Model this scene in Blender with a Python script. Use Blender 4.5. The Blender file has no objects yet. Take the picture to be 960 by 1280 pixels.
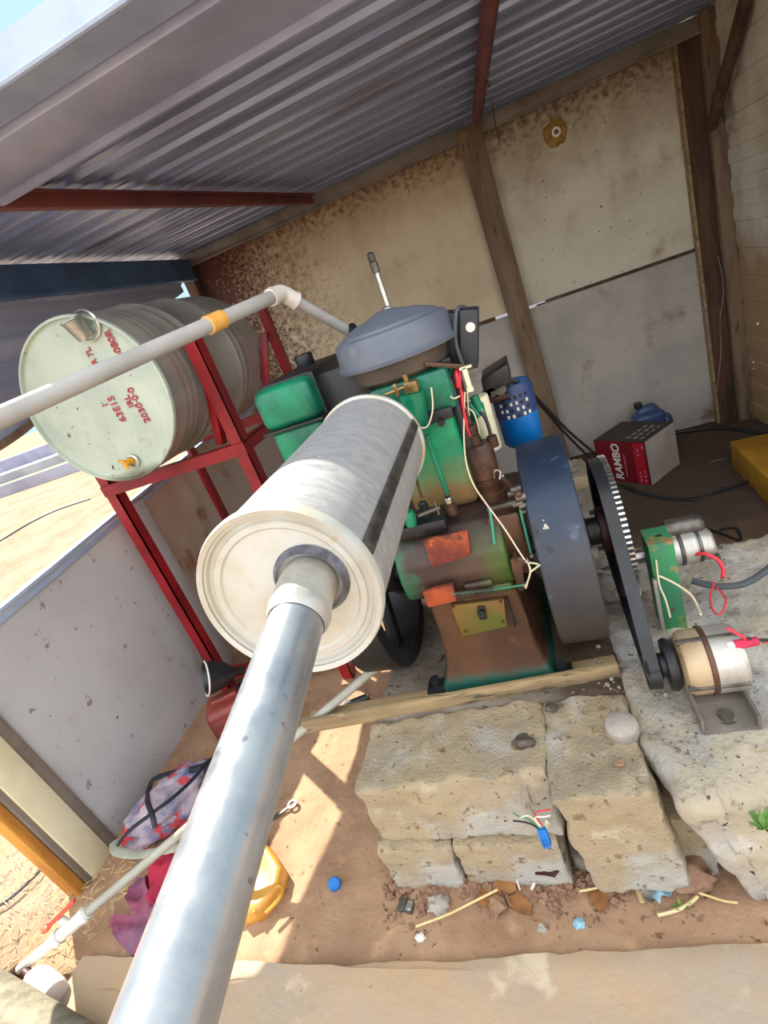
import bpy, bmesh, math, random
from mathutils import Vector, Matrix, noise
sc = bpy.context.scene
COL = sc.collection
V = Vector
PI = math.pi

# ------------------------------------------------------------------ camera
RX = V((.9230, -.2277, -.3102)); RY = V((.1870, -.4348, .8809)); RZ = V((-.3355, -.8712, -.3582))
RX.normalize(); RZ = (RZ - RX * RZ.dot(RX)).normalized(); RY = RZ.cross(RX)
CAM = V((0, 0, 1.55)); FPX = 662.0
def ray(u, v):
    d = V((u - 480, v - 640, FPX))
    return V((RX.dot(d), RY.dot(d), RZ.dot(d)))
def P(u, v, x=None, y=None, z=None, d=None):
    """photo direction (960x1280) met with a world plane"""
    r = ray(u, v)
    if x is not None: t = (x - CAM.x) / r.x
    elif y is not None: t = (y - CAM.y) / r.y
    elif z is not None: t = (z - CAM.z) / r.z
    else: t = d / FPX
    return CAM + r * t
cd = bpy.data.cameras.new('camera'); cam = bpy.data.objects.new('camera', cd); COL.objects.link(cam)
cd.sensor_fit = 'AUTO'; cd.sensor_width = 36.0; cd.lens = FPX / 1280 * 36.0; cd.clip_start = .02; cd.clip_end = 400
right = V((RX.x, RY.x, RZ.x)); down = V((RX.y, RY.y, RZ.y)); fwd = V((RX.z, RY.z, RZ.z))
m3 = Matrix((right, -down, -fwd)).transposed()
cam.matrix_world = Matrix.Translation(CAM) @ m3.to_4x4()
sc.camera = cam

# ------------------------------------------------------------------ world, sun, exposure
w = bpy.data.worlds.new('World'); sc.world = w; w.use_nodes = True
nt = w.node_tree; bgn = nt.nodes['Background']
SUN = V((-.605, .475, .84)).normalized()
# hazy daylight sky: pale cyan over the fields behind the shed, brighter white added on the unseen open side as interior fill
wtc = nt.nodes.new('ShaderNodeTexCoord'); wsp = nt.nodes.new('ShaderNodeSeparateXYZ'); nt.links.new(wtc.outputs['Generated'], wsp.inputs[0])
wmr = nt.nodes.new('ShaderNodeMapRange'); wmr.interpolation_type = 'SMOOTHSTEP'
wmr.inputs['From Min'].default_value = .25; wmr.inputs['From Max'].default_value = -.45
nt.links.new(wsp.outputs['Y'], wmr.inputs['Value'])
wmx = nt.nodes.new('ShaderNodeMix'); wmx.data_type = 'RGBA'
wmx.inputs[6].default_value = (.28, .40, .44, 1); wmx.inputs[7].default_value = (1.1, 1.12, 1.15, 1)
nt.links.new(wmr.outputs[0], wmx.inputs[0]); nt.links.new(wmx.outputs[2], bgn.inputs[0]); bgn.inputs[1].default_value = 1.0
sl = bpy.data.lights.new('sun', 'SUN'); sl.energy = 5.0; sl.angle = .009; sl.color = (1, .93, .82)
so = bpy.data.objects.new('sun', sl); COL.objects.link(so)
so.rotation_euler = SUN.to_track_quat('Z', 'Y').to_euler(); so.location = (-6, 5, 9)
vs = sc.view_settings
vs.view_transform = 'Standard'; vs.look = 'None'; vs.gamma = 1.0; vs.use_curve_mapping = False
vs.exposure = 1.22
sc.cycles.max_bounces = 8; sc.cycles.diffuse_bounces = 5

# ------------------------------------------------------------------ materials
def lin(c):
    r = []
    for q in c[:3]:
        q /= 255.0
        r.append(q / 12.92 if q <= .04045 else ((q + .055) / 1.055) ** 2.4)
    return tuple(r) + (1,)
def M(name, base, var=None, scale=4.0, rough=.6, metal=0.0, bump=.0, bscale=40.0, spots=(), stretch=(1, 1, 1),
      detail=6.0, vlo=.38, vhi=.66, rvar=0.0, masks=(), trans=0.0, alpha=1.0, spec=.5):
    """spots: (colour, scale, threshold, softness); masks: (colour, axis 'x'/'y'/'z', from, to, noise scale, noise amount)"""
    m = bpy.data.materials.new(name); m.use_nodes = True
    t = m.node_tree; N = t.nodes; L = t.links
    b = N['Principled BSDF']
    tc = N.new('ShaderNodeTexCoord'); mp = N.new('ShaderNodeMapping'); mp.inputs['Scale'].default_value = stretch
    L.new(tc.outputs['Object'], mp.inputs['Vector'])
    def ns(s, det=detail, rg=.6):
        n = N.new('ShaderNodeTexNoise'); n.inputs['Scale'].default_value = s; n.inputs['Detail'].default_value = det
        n.inputs['Roughness'].default_value = rg; L.new(mp.outputs[0], n.inputs['Vector']); return n
    def rng(src, lo, hi):
        r = N.new('ShaderNodeMapRange'); r.interpolation_type = 'SMOOTHSTEP'
        r.inputs['From Min'].default_value = lo; r.inputs['From Max'].default_value = hi
        L.new(src, r.inputs['Value']); return r.outputs[0]
    def mix(a, c, f):
        x = N.new('ShaderNodeMix'); x.data_type = 'RGBA'
        if isinstance(a, tuple): x.inputs[6].default_value = a
        else: L.new(a, x.inputs[6])
        x.inputs[7].default_value = c; L.new(f, x.inputs[0]); return x.outputs[2]
    cur = lin(base)
    if var is not None:
        cur = mix(cur, lin(var), rng(ns(scale).outputs['Fac'], vlo, vhi))
    for (c, s, th, so_) in spots:
        cur = mix(cur, lin(c), rng(ns(s).outputs['Fac'], th, th + so_))
    for (c, ax, a, z, s, amt) in masks:
        sp = N.new('ShaderNodeSeparateXYZ'); L.new(tc.outputs['Object'], sp.inputs[0])
        n = ns(s, 8, .7)
        ma = N.new('ShaderNodeMath'); ma.operation = 'MULTIPLY_ADD'
        L.new(n.outputs['Fac'], ma.inputs[0]); ma.inputs[1].default_value = amt
        L.new(sp.outputs['XYZ'.index(ax.upper())], ma.inputs[2])
        ma2 = N.new('ShaderNodeMath'); ma2.operation = 'SUBTRACT'; L.new(ma.outputs[0], ma2.inputs[0]); ma2.inputs[1].default_value = amt * .5
        r = N.new('ShaderNodeMapRange'); r.inputs['From Min'].default_value = a; r.inputs['From Max'].default_value = z
        L.new(ma2.outputs[0], r.inputs['Value'])
        cur = mix(cur, lin(c), r.outputs[0])
    if isinstance(cur, tuple): b.inputs['Base Color'].default_value = cur
    else: L.new(cur, b.inputs['Base Color'])
    b.inputs['Roughness'].default_value = rough; b.inputs['Metallic'].default_value = metal
    b.inputs['Specular IOR Level'].default_value = spec
    if rvar:
        r = N.new('ShaderNodeMapRange'); L.new(ns(scale * 2.3).outputs['Fac'], r.inputs['Value'])
        r.inputs['From Min'].default_value = .3; r.inputs['From Max'].default_value = .7
        r.inputs['To Min'].default_value = max(.05, rough - rvar); r.inputs['To Max'].default_value = min(1, rough + rvar)
        L.new(r.outputs[0], b.inputs['Roughness'])
    if bump:
        bp = N.new('ShaderNodeBump'); bp.inputs['Strength'].default_value = bump; bp.inputs['Distance'].default_value = .01
        L.new(ns(bscale, 8, .65).outputs['Fac'], bp.inputs['Height']); L.new(bp.outputs[0], b.inputs['Normal'])
    if trans: b.inputs['Transmission Weight'].default_value = trans
    if alpha < 1: b.inputs['Alpha'].default_value = alpha
    return m

# ------------------------------------------------------------------ mesh builder
def frames(pts, closed=False):
    n = len(pts); T = []
    for i in range(n):
        a = pts[i - 1] if (i > 0 or closed) else pts[0]; b = pts[(i + 1) % n] if (i < n - 1 or closed) else pts[-1]
        T.append((b - a).normalized())
    up = V((0, 0, 1)) if abs(T[0].z) < .9 else V((1, 0, 0))
    N0 = (up - T[0] * up.dot(T[0])).normalized(); out = []
    for i in range(n):
        N0 = (N0 - T[i] * N0.dot(T[i])).normalized(); out.append((T[i], N0, T[i].cross(N0)))
    return out
def smooth_path(pts, k=6):
    pts = [V(p) for p in pts]
    if len(pts) < 3: return pts
    out = []
    for i in range(len(pts) - 1):
        p0 = pts[max(i - 1, 0)]; p1 = pts[i]; p2 = pts[i + 1]; p3 = pts[min(i + 2, len(pts) - 1)]
        for j in range(k):
            t = j / k
            out.append(.5 * ((2 * p1) + (p2 - p0) * t + (2 * p0 - 5 * p1 + 4 * p2 - p3) * t * t + (3 * p1 - p0 - 3 * p2 + p3) * t ** 3))
    out.append(pts[-1]); return out
ORG = {}
class MB:
    def __init__(s): s.bm = bmesh.new(); s.mi = 0
    def _add(s, b):
        bmesh.ops.recalc_face_normals(b, faces=b.faces)
        for f in b.faces: f.material_index = s.mi
        me = bpy.data.meshes.new('tmp'); b.to_mesh(me); b.free(); s.bm.from_mesh(me); bpy.data.meshes.remove(me); return s
    def box(s, c, size, rot=None, bev=0.0, seg=2, taper=None):
        b = bmesh.new(); bmesh.ops.create_cube(b, size=1)
        for v in b.verts:
            k = 1 if taper is None or v.co.z < 0 else taper
            v.co = V((v.co.x * size[0] * k, v.co.y * size[1] * k, v.co.z * size[2]))
        if bev: bmesh.ops.bevel(b, geom=list(b.edges), offset=bev, segments=seg, affect='EDGES', profile=.5)
        if rot is not None: bmesh.ops.rotate(b, verts=b.verts, matrix=rot, cent=(0, 0, 0))
        bmesh.ops.translate(b, verts=b.verts, vec=V(c)); return s._add(b)
    def b2(s, x0, x1, y0, y1, z0, z1, bev=0.0, seg=2):
        return s.box(((x0 + x1) / 2, (y0 + y1) / 2, (z0 + z1) / 2), (abs(x1 - x0), abs(y1 - y0), abs(z1 - z0)), None, bev, seg)
    def bar(s, p0, p1, a, c=None, up=(0, 0, 1), bev=0.0):
        p0 = V(p0); p1 = V(p1); d = p1 - p0; L = d.length; d.normalize(); u = V(up)
        if abs(d.dot(u)) > .98: u = V((0, 1, 0))
        x = d.cross(u).normalized(); z = x.cross(d)
        R = Matrix((x, d, z)).transposed()
        return s.box((p0 + p1) / 2, (a, L, c or a), R, bev)
    def lathe(s, prof, o, ax, n=32, arc=None):
        """prof: [(radius, height along ax)]"""
        o = V(o); ax = V(ax).normalized(); u = V((0, 0, 1)) if abs(ax.z) < .9 else V((1, 0, 0))
        u = (u - ax * u.dot(ax)).normalized(); v = ax.cross(u); b = bmesh.new(); rings = []
        for r, h in prof:
            if r < 1e-6: rings.append([b.verts.new(o + ax * h)]); continue
            rings.append([b.verts.new(o + ax * h + (u * math.cos(2 * PI * i / n) + v * math.sin(2 * PI * i / n)) * r) for i in range(n)])
        for A, B in zip(rings, rings[1:]):
            for i in range(n):
                j = (i + 1) % n
                if len(A) == 1 and len(B) == 1: continue
                if len(A) == 1: b.faces.new((A[0], B[j], B[i]))
                elif len(B) == 1: b.faces.new((A[i], A[j], B[0]))
                else: b.faces.new((A[i], A[j], B[j], B[i]))
        return s._add(b)
    def cyl(s, p0, p1, r0, r1=None, n=20, cap=True, bev=0.0):
        p0 = V(p0); p1 = V(p1); L = (p1 - p0).length; r1 = r0 if r1 is None else r1
        if bev: pr = [(0, 0), (r0 - bev, 0), (r0 - bev * .3, bev * .3), (r0, bev), (r1, L - bev), (r1 - bev * .3, L - bev * .3), (r1 - bev, L), (0, L)]
        else: pr = ([(0, 0)] if cap else []) + [(r0, 0), (r1, L)] + ([(0, L)] if cap else [])
        return s.lathe(pr, p0, p1 - p0, n)
    def tube(s, pts, r, n=8, smooth=True, k=6, closed=False, flat=None):
        pts = smooth_path(pts, k) if smooth else [V(p) for p in pts]
        b = bmesh.new(); rings = []
        F = frames(pts, closed)
        for i, p in enumerate(pts):
            T, A, B = F[i]; rr = r(i / max(1, len(pts) - 1)) if callable(r) else r
            fl = flat or 1
            rings.append([b.verts.new(p + A * math.cos(2 * PI * j / n) * rr * fl + B * math.sin(2 * PI * j / n) * rr) for j in range(n)])
        m = len(rings)
        for i in range(m if closed else m - 1):
            A = rings[i]; B = rings[(i + 1) % m]
            for j in range(n): b.faces.new((A[j], A[(j + 1) % n], B[(j + 1) % n], B[j]))
        if not closed:
            b.faces.new(rings[0][::-1]); b.faces.new(rings[-1])
        return s._add(b)
    def prism(s, pts, vec, bev=0.0):
        b = bmesh.new(); vec = V(vec)
        A = [b.verts.new(V(p)) for p in pts]; B = [b.verts.new(V(p) + vec) for p in pts]; n = len(pts)
        b.faces.new(A[::-1]); b.faces.new(B)
        for i in range(n): b.faces.new((A[i], A[(i + 1) % n], B[(i + 1) % n], B[i]))
        if bev: bmesh.ops.bevel(b, geom=list(b.edges), offset=bev, segments=2, affect='EDGES', profile=.5)
        return s._add(b)
    def ball(s, c, r, sc3=(1, 1, 1), u=16, v=10, rot=None, amp=0, freq=8, seed=0):
        b = bmesh.new(); bmesh.ops.create_uvsphere(b, u_segments=u, v_segments=v, radius=1)
        for q in b.verts:
            k = 1 + (noise.noise(q.co * freq * .2 + V((seed, seed * 1.7, 3))) * amp if amp else 0)
            q.co = V((q.co.x * sc3[0], q.co.y * sc3[1], q.co.z * sc3[2])) * r * k
        if rot is not None: bmesh.ops.rotate(b, verts=b.verts, matrix=rot, cent=(0, 0, 0))
        bmesh.ops.translate(b, verts=b.verts, vec=V(c)); return s._add(b)
    def rough(s, x0, x1, y0, y1, z0, z1, cell=.02, amp=.008, rnd=.015, freq=14, seed=0, xf=None, bot=True):
        """a cast block: rounded edges and a pitted, uneven surface"""
        b = bmesh.new(); lo = V((x0, y0, z0)); hi = V((x1, y1, z1)); n = [max(1, int((hi[i] - lo[i]) / cell)) for i in range(3)]
        vd = {}
        def vert(i, j, k):
            key = (i, j, k)
            if key not in vd:
                p = V((lo.x + (hi.x - lo.x) * i / n[0], lo.y + (hi.y - lo.y) * j / n[1], lo.z + (hi.z - lo.z) * k / n[2]))
                q = V((min(max(p[a], lo[a] + rnd), hi[a] - rnd) for a in range(3))) if False else V([min(max(p[a], lo[a] + rnd), hi[a] - rnd) for a in range(3)])
                dlt = p - q
                if dlt.length > rnd: p = q + dlt.normalized() * rnd
                f = p * freq + V((seed * 3.1, seed * 7.7, seed))
                p = p + V((noise.noise(f), noise.noise(f + V((31, 0, 0))), noise.noise(f + V((0, 57, 0))))) * amp
                p = p + V((noise.noise(f * 2.9), noise.noise(f * 3.1 + V((9, 0, 0))), noise.noise(f * 3.3))) * amp * .6
                if xf: p = xf(p)
                vd[key] = b.verts.new(p)
            return vd[key]
        for a in range(3):
            c1, c2 = [(1, 2), (0, 2), (0, 1)][a]
            for side in (0, n[a]):
                for i in range(n[c1]):
                    for j in range(n[c2]):
                        q = []
                        for (di, dj) in ((0, 0), (1, 0), (1, 1), (0, 1)):
                            k = [0, 0, 0]; k[a] = side; k[c1] = i + di; k[c2] = j + dj; q.append(vert(*k))
                        b.faces.new(q)
        return s._add(b)
    def build(s, name, mats, parent=None, origin=None, ang=38, mod=None):
        me = bpy.data.meshes.new(name)
        if parent is not None: o3 = ORG[parent.name]
        elif origin is not None: o3 = V(origin)
        else:
            xs = [v.co for v in s.bm.verts]
            o3 = V(((min(c.x for c in xs) + max(c.x for c in xs)) / 2, (min(c.y for c in xs) + max(c.y for c in xs)) / 2, min(c.z for c in xs)))
        bmesh.ops.translate(s.bm, verts=s.bm.verts, vec=-o3)
        for f in s.bm.faces: f.smooth = True
        s.bm.to_mesh(me); s.bm.free(); me.set_sharp_from_angle(angle=math.radians(ang))
        for m in (mats if isinstance(mats, (list, tuple)) else [mats]): me.materials.append(m)
        o = bpy.data.objects.new(name, me); COL.objects.link(o); ORG[o.name] = o3
        if parent is not None: o.parent = parent
        else: o.location = o3
        return o
def tag(o, label, cat, group=None):
    o['label'] = label; o['category'] = cat
    if group: o['group'] = group
    return o
def thing(name, label, cat, org, group=None):
    o = bpy.data.objects.new(name, None); COL.objects.link(o); o.location = V(org); ORG[o.name] = V(org)
    o.empty_display_size = .1
    return tag(o, label, cat, group)
def struct(o): o['kind'] = 'structure'; return o
def text_mesh(name, body, size, mat, parent, loc, xdir, ydir, depth=.0006, sx=1.0, shear=0.0, bold=0.0):
    cu = bpy.data.curves.new('t', 'FONT'); cu.body = body; cu.size = size; cu.extrude = depth; cu.align_x = 'LEFT'; cu.shear = shear; cu.offset = bold
    to = bpy.data.objects.new('t', cu); COL.objects.link(to)
    dg = bpy.context.evaluated_depsgraph_get(); me = bpy.data.meshes.new_from_object(to.evaluated_get(dg))
    bpy.data.objects.remove(to); bpy.data.curves.remove(cu)
    x = V(xdir).normalized(); y = V(ydir); y = (y - x * y.dot(x)).normalized(); z = x.cross(y)
    mt = Matrix.Translation(V(loc) - ORG[parent.name]) @ Matrix((x, y, z)).transposed().to_4x4() @ Matrix.Scale(sx, 4, (1, 0, 0))
    me.transform(mt); me.name = name; me.materials.append(mat)
    o = bpy.data.objects.new(name, me); COL.objects.link(o); o.parent = parent; ORG[o.name] = ORG[parent.name]; return o
random.seed(5)
Rz = lambda a: Matrix.Rotation(a, 3, 'Z')
Ry = lambda a: Matrix.Rotation(a, 3, 'Y')
Rx = lambda a: Matrix.Rotation(a, 3, 'X')

m_sand = M('sand', (156, 134, 114), (142, 118, 98), 1.6, .95, bump=.6, bscale=22, spots=[((176, 154, 130), 7, .55, .2), ((130, 102, 80), 30, .62, .1)], spec=.1)
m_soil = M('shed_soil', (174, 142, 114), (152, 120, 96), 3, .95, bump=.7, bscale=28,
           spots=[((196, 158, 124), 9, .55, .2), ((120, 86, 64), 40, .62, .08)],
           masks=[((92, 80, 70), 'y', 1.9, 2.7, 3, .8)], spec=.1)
m_conc = M('concrete', (172, 168, 162), (186, 174, 152), 3.5, .93, bump=1.0, bscale=60, vlo=.42, vhi=.6,
           spots=[((202, 198, 190), 6, .55, .12), ((150, 140, 126), 22, .58, .08), ((96, 86, 76), 60, .64, .04)], spec=.15)
m_block = M('cement_block', (180, 162, 132), (168, 156, 138), 5, .95, bump=1.0, bscale=110,
            spots=[((198, 184, 156), 9, .56, .12), ((188, 184, 174), 3, .5, .12), ((142, 120, 90), 26, .6, .06), ((104, 86, 66), 60, .645, .04)], spec=.1)
m_plin = M('oily_plinth_top', (140, 130, 118), (112, 102, 92), 6, .95, bump=.9, bscale=50, spots=[((84, 74, 64), 40, .6, .06)], masks=[((84, 70, 58), 'x', .12, .24, 9, .2)], spec=.1)
m_blockg = M('grey_block', (150, 142, 130), (122, 114, 104), 6, .95, bump=.9, bscale=50, spots=[((92, 84, 76), 60, .64, .05)], spec=.1)
m_apron = M('apron_cement', (190, 160, 126), (178, 160, 142), 2.2, .9, bump=.35, bscale=30,
            spots=[((210, 192, 166), 5, .6, .12), ((150, 120, 95), 45, .68, .05)], spec=.15)
m_galv = M('galvanised_roof_sheet', (158, 172, 208), (122, 134, 168), 2.2, .40, .5, bump=.08, bscale=9, stretch=(.35, 3, 3),
           spots=[((120, 100, 88), 1.6, .56, .2)], rvar=.12)
m_flash = M('bright_flashing', (168, 184, 210), (150, 166, 196), 5, .45, .2, bump=.1, bscale=20, spots=[((120, 128, 145), 30, .7, .05)])
m_taupe = M('taupe_purlin', (172, 178, 204), (152, 158, 184), 3, .5, .3, bump=.1, bscale=14)
m_red = M('red_oxide_paint', (150, 22, 32), (122, 16, 26), 6, .45, 0, bump=.08, bscale=60, spots=[((70, 20, 18), 30, .7, .06)])
m_redbeam = M('faded_red_beam', (120, 62, 62), (90, 52, 56), 5, .6, .1, bump=.1, bscale=40)
m_wall = M('painted_wall_sheet', (212, 208, 188), (198, 192, 174), 2.5, .7, .05, bump=.12, bscale=12,
           spots=[((168, 152, 120), 5, .56, .2), ((176, 168, 150), 1.4, .5, .2), ((80, 66, 54), 30, .665, .03)],
           masks=[((150, 126, 98), 'z', .55, 1.25, 5, .9), ((112, 88, 68), 'z', .92, 1.12, 26, 1.1)])
m_wall_lo = M('stained_wall_sheet', (188, 182, 172), (166, 162, 156), 2.2, .65, .1, bump=.12, bscale=10, spots=[((128, 108, 88), 3.2, .55, .2), ((96, 76, 60), 7, .64, .08), ((72, 58, 48), 30, .69, .03)])
m_wall_rust = M('rusty_wall_sheet', (212, 200, 170), (196, 182, 152), 2.5, .75, .05, bump=.12, bscale=12,
           spots=[((176, 156, 120), 5, .58, .2), ((92, 76, 62), 42, .68, .03)],
           masks=[((146, 116, 86), 'z', .70, 1.3, 6, .7), ((112, 86, 64), 'z', .94, 1.12, 26, 1.0), ((92, 56, 44), 'x', -.1, -.9, 22, 2.2), ((74, 40, 32), 'x', -.55, -.85, 44, 2.6)])
m_wleft = M('grey_white_sheet', (192, 192, 194), (178, 177, 180), 2.0, .55, .05, bump=.06, bscale=7, spots=[((150, 118, 96), 2.2, .6, .18), ((140, 132, 126), 16, .63, .05), ((74, 64, 58), 22, .69, .02)])
m_wleft2 = M('rust_stained_sheet', (204, 190, 178), (186, 164, 146), 2.0, .5, .2, bump=.06, bscale=7, spots=[((140, 82, 54), 2.6, .54, .16), ((74, 58, 50), 30, .7, .04)])
m_siding = M('blue_grey_siding', (176, 182, 202), (146, 154, 180), 2, .5, .1, bump=.08, bscale=12, stretch=(1, .4, 4), spots=[((118, 84, 74), 2.5, .62, .2)])
m_wright = M('cream_corrugated_sheet', (214, 210, 194), (190, 180, 156), 3, .7, .1, bump=.12, bscale=14, masks=[((172, 142, 108), 'z', 1.3, 1.0, 5, .5)], spots=[((140, 108, 80), 3.4, .58, .14), ((214, 210, 196), 4, .62, .15)])
m_wood = M('weathered_timber', (134, 114, 92), (108, 90, 72), 3, .9, bump=.4, bscale=26, stretch=(6, 6, .7), spots=[((56, 44, 36), 9, .6, .1)])
m_wooddark = M('dark_timber', (96, 70, 50), (60, 46, 36), 3, .9, bump=.4, bscale=26, stretch=(6, 6, .7), spots=[((130, 98, 66), 6, .6, .12)])
m_plank = M('dusty_plank', (166, 142, 104), (132, 112, 84), 4, .9, bump=.5, bscale=22, stretch=(.8, 6, 6), spots=[((84, 70, 54), 6, .55, .12), ((190, 174, 144), 5, .62, .1)])
m_angle = M('grey_angle_iron', (142, 134, 124), (112, 104, 98), 4, .6, .3, bump=.2, bscale=25)
m_post = M('cream_painted_post', (226, 220, 188), (212, 204, 170), 5, .7, bump=.15, bscale=26, spots=[((140, 118, 88), 24, .68, .06)])
m_orangewood = M('orange_raw_timber', (206, 146, 62), (178, 118, 46), 4, .85, bump=.3, bscale=24, stretch=(6, 6, .8))
m_steel = M('bare_steel_tube', (176, 178, 182), (156, 160, 168), 14, .34, .75, bump=.05, bscale=60, rvar=.1, spots=[((128, 132, 142), 26, .62, .06)])
m_muff = M('galvanised_muffler', (168, 166, 164), (142, 142, 146), 30, .5, .05, bump=.12, bscale=90, stretch=(1, 3, 1), rvar=.12, vlo=.3, vhi=.75, spots=[((186, 186, 186), 60, .6, .08), ((120, 122, 128), 9, .62, .15)])
m_cap = M('cream_muffler_cap', (196, 197, 190), (184, 180, 162), 9, .5, .2, bump=.05, bscale=40, spots=[((190, 166, 128), 14, .62, .1), ((170, 176, 190), 7, .62, .12)])
m_weld = M('weld_scorch', (120, 124, 138), (88, 84, 92), 30, .5, .7, bump=.4, bscale=70)
m_drum = M('pale_green_drum', (188, 200, 184), (170, 184, 172), 5, .45, .05, bump=.05, bscale=16, spots=[((150, 140, 114), 6, .62, .14), ((120, 118, 104), 34, .66, .04), ((60, 50, 42), 20, .71, .03)], masks=[((96, 84, 66), 'z', .045, .005, 14, .05)])
m_drumside = M('grey_drum_side', (186, 184, 174), (160, 156, 148), 3, .4, .4, bump=.05, bscale=10, stretch=(2, .5, 2), spots=[((150, 84, 50), 3.4, .66, .06), ((178, 176, 166), 6, .58, .15)])
m_stencil = M('red_stencil_paint', (158, 34, 48), (180, 84, 90), 40, .7)
m_tin = M('tin', (196, 200, 194), (160, 160, 150), 12, .3, .8)
m_yplastic = M('yellow_plastic', (232, 176, 40), (206, 140, 30), 20, .5)
m_pvcg = M('weathered_grey_pvc', (164, 162, 150), (144, 140, 126), 6, .6, bump=.08, bscale=50)
m_pvc = M('grey_white_pvc', (178, 177, 174), (160, 158, 154), 6, .5, bump=.05, bscale=50)
m_white = M('white_plastic', (232, 230, 224), (214, 210, 200), 10, .5)
m_tape = M('orange_tape', (236, 178, 92), (214, 150, 66), 20, .5)
m_green = M('engine_green', (12, 130, 94), (6, 84, 66), 6, .34, .1, bump=.06, bscale=30, spots=[((12, 70, 56), 8, .62, .12), ((120, 96, 58), 5, .68, .12)])
m_greenrust = M('green_with_rust', (20, 152, 104), (14, 120, 84), 5, .4, .1, bump=.08, bscale=30, masks=[((128, 104, 66), 'z', .70, .60, 12, .16)], spots=[((16, 96, 66), 16, .64, .06)])
m_crank = M('oily_crankcase', (86, 64, 56), (58, 44, 40), 4.5, .38, .2, bump=.15, bscale=30, masks=[((72, 96, 40), 'x', .0, .12, 7, .3), ((28, 124, 88), 'x', -.12, -.19, 8, .25), ((60, 44, 42), 'z', .44, .53, 8, .06)], spots=[((66, 96, 40), 3.6, .58, .12), ((112, 66, 40), 12, .64, .1)])
m_pedes = M('rust_brown_pedestal', (92, 62, 40), (70, 46, 32), 5, .5, .2, bump=.2, bscale=34, spots=[((112, 92, 44), 6, .6, .12), ((46, 80, 40), 5, .66, .1)],
            masks=[((20, 80, 66), 'z', .060, .030, 16, .07)])
m_door = M('ochre_oily_door', (122, 84, 40), (96, 98, 44), 7, .5, .2, bump=.15, bscale=40, spots=[((70, 46, 30), 12, .6, .1)])
m_rust = M('orange_rust_plate', (168, 76, 38), (108, 46, 34), 9, .75, .1, bump=.3, bscale=60, spots=[((84, 46, 38), 16, .52, .14), ((190, 104, 50), 24, .6, .1)])
m_black = M('black_paint', (26, 27, 30), (40, 42, 46), 7, .4, .1, bump=.05, bscale=40)
m_blackpl = M('black_plastic', (34, 36, 40), (50, 52, 56), 6, .5)
m_airtop = M('dusty_black_plastic', (88, 96, 110), (104, 110, 120), 4, .45, bump=.05, bscale=24, spots=[((134, 126, 116), 9, .66, .14)])
m_airbot = M('dusty_filter_bowl', (74, 66, 62), (96, 84, 74), 5, .6, .1, bump=.1, bscale=30)
m_fly = M('worn_flywheel_rim', (36, 50, 72), (52, 58, 68), 5, .4, .2, bump=.1, bscale=26, spots=[((96, 116, 146), 7, .6, .1), ((28, 32, 40), 10, .6, .1), ((190, 184, 172), 18, .7, .02)], masks=[((72, 66, 60), 'z', .52, .16, 9, .3)])
m_flydk = M('dark_flywheel', (46, 45, 47), (32, 32, 35), 5, .5, .3, bump=.1, bscale=26)
m_brown = M('oily_brown_iron', (92, 64, 48), (60, 44, 36), 8, .4, .35, bump=.12, bscale=40, spots=[((120, 84, 58), 16, .62, .1)])
m_maroon = M('maroon_iron', (72, 34, 36), (52, 28, 30), 8, .45, .3)
m_iron = M('grey_iron', (112, 108, 102), (78, 74, 70), 18, .4, .7, bump=.15, bscale=50)
m_bright = M('bright_steel', (206, 206, 204), (170, 168, 164), 20, .25, .9)
m_brass = M('dull_brass', (168, 140, 92), (128, 104, 66), 18, .35, .8)
m_blue = M('blue_dynamo_paint', (12, 112, 186), (8, 84, 150), 5, .35, .1, spots=[((14, 44, 84), 9, .62, .1)])
m_navy = M('navy_shade', (28, 52, 104), (40, 58, 100), 9, .5)  # darker blue standing in for shade on the dynamo top
m_cream = M('cream_enamel', (226, 222, 190), (206, 200, 166), 8, .5)
m_wred = M('red_wire', (206, 50, 62), None, 1, .45)
m_wblk = M('black_cable', (30, 31, 34), (44, 45, 48), 9, .5)
m_wgry = M('grey_cable', (70, 76, 80), None, 1, .5)
m_wcrm = M('cream_wire', (222, 206, 176), None, 1, .5)
m_wpur = M('purple_wire', (150, 40, 130), None, 1, .5)
m_teal = M('teal_rod', (60, 140, 112), (36, 104, 82), 10, .4, .3)
m_alu = M('dirty_aluminium', (192, 190, 184), (156, 148, 136), 10, .42, .6, bump=.12, bscale=40, spots=[((130, 96, 66), 7, .64, .1)])
m_greensteel = M('chipped_green_steel', (58, 124, 92), (46, 140, 74), 9, .5, .1, bump=.15, bscale=30, spots=[((150, 124, 82), 16, .54, .08), ((90, 70, 50), 26, .62, .06)])
m_rambo = M('dark_red_carton', (116, 14, 30), (92, 10, 24), 4, .5)
m_rambotop = M('black_brown_carton', (58, 50, 46), (42, 38, 38), 5, .6)
m_rambowh = M('greyish_white_carton', (186, 178, 170), (168, 160, 152), 4, .7)
m_pink = M('pink_ink', (214, 130, 146), None, 1, .6)
m_bluejug = M('blue_grey_oil_jug', (66, 88, 130), (52, 70, 108), 5, .35, .1)
m_ybrick = M('mustard_block', (196, 148, 36), (168, 122, 30), 5, .75, bump=.15, bscale=40)
m_stone = M('brown_clod', (156, 124, 102), (132, 104, 86), 9, .95, bump=.6, bscale=60, spec=.1)
m_stoneg = M('grey_stone', (176, 168, 158), (148, 140, 130), 9, .95, bump=.6, bscale=60, spec=.1)
m_card = M('brown_leaf', (150, 102, 56), (118, 76, 42), 10, .8)
m_straw = M('dry_straw', (222, 200, 146), (196, 170, 116), 8, .8)
m_straw2 = M('pale_straw', (214, 198, 150), None, 1, .8)
m_amber = M('amber_plastic', (232, 176, 84), (206, 146, 60), 7, .3, trans=.25)
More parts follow.
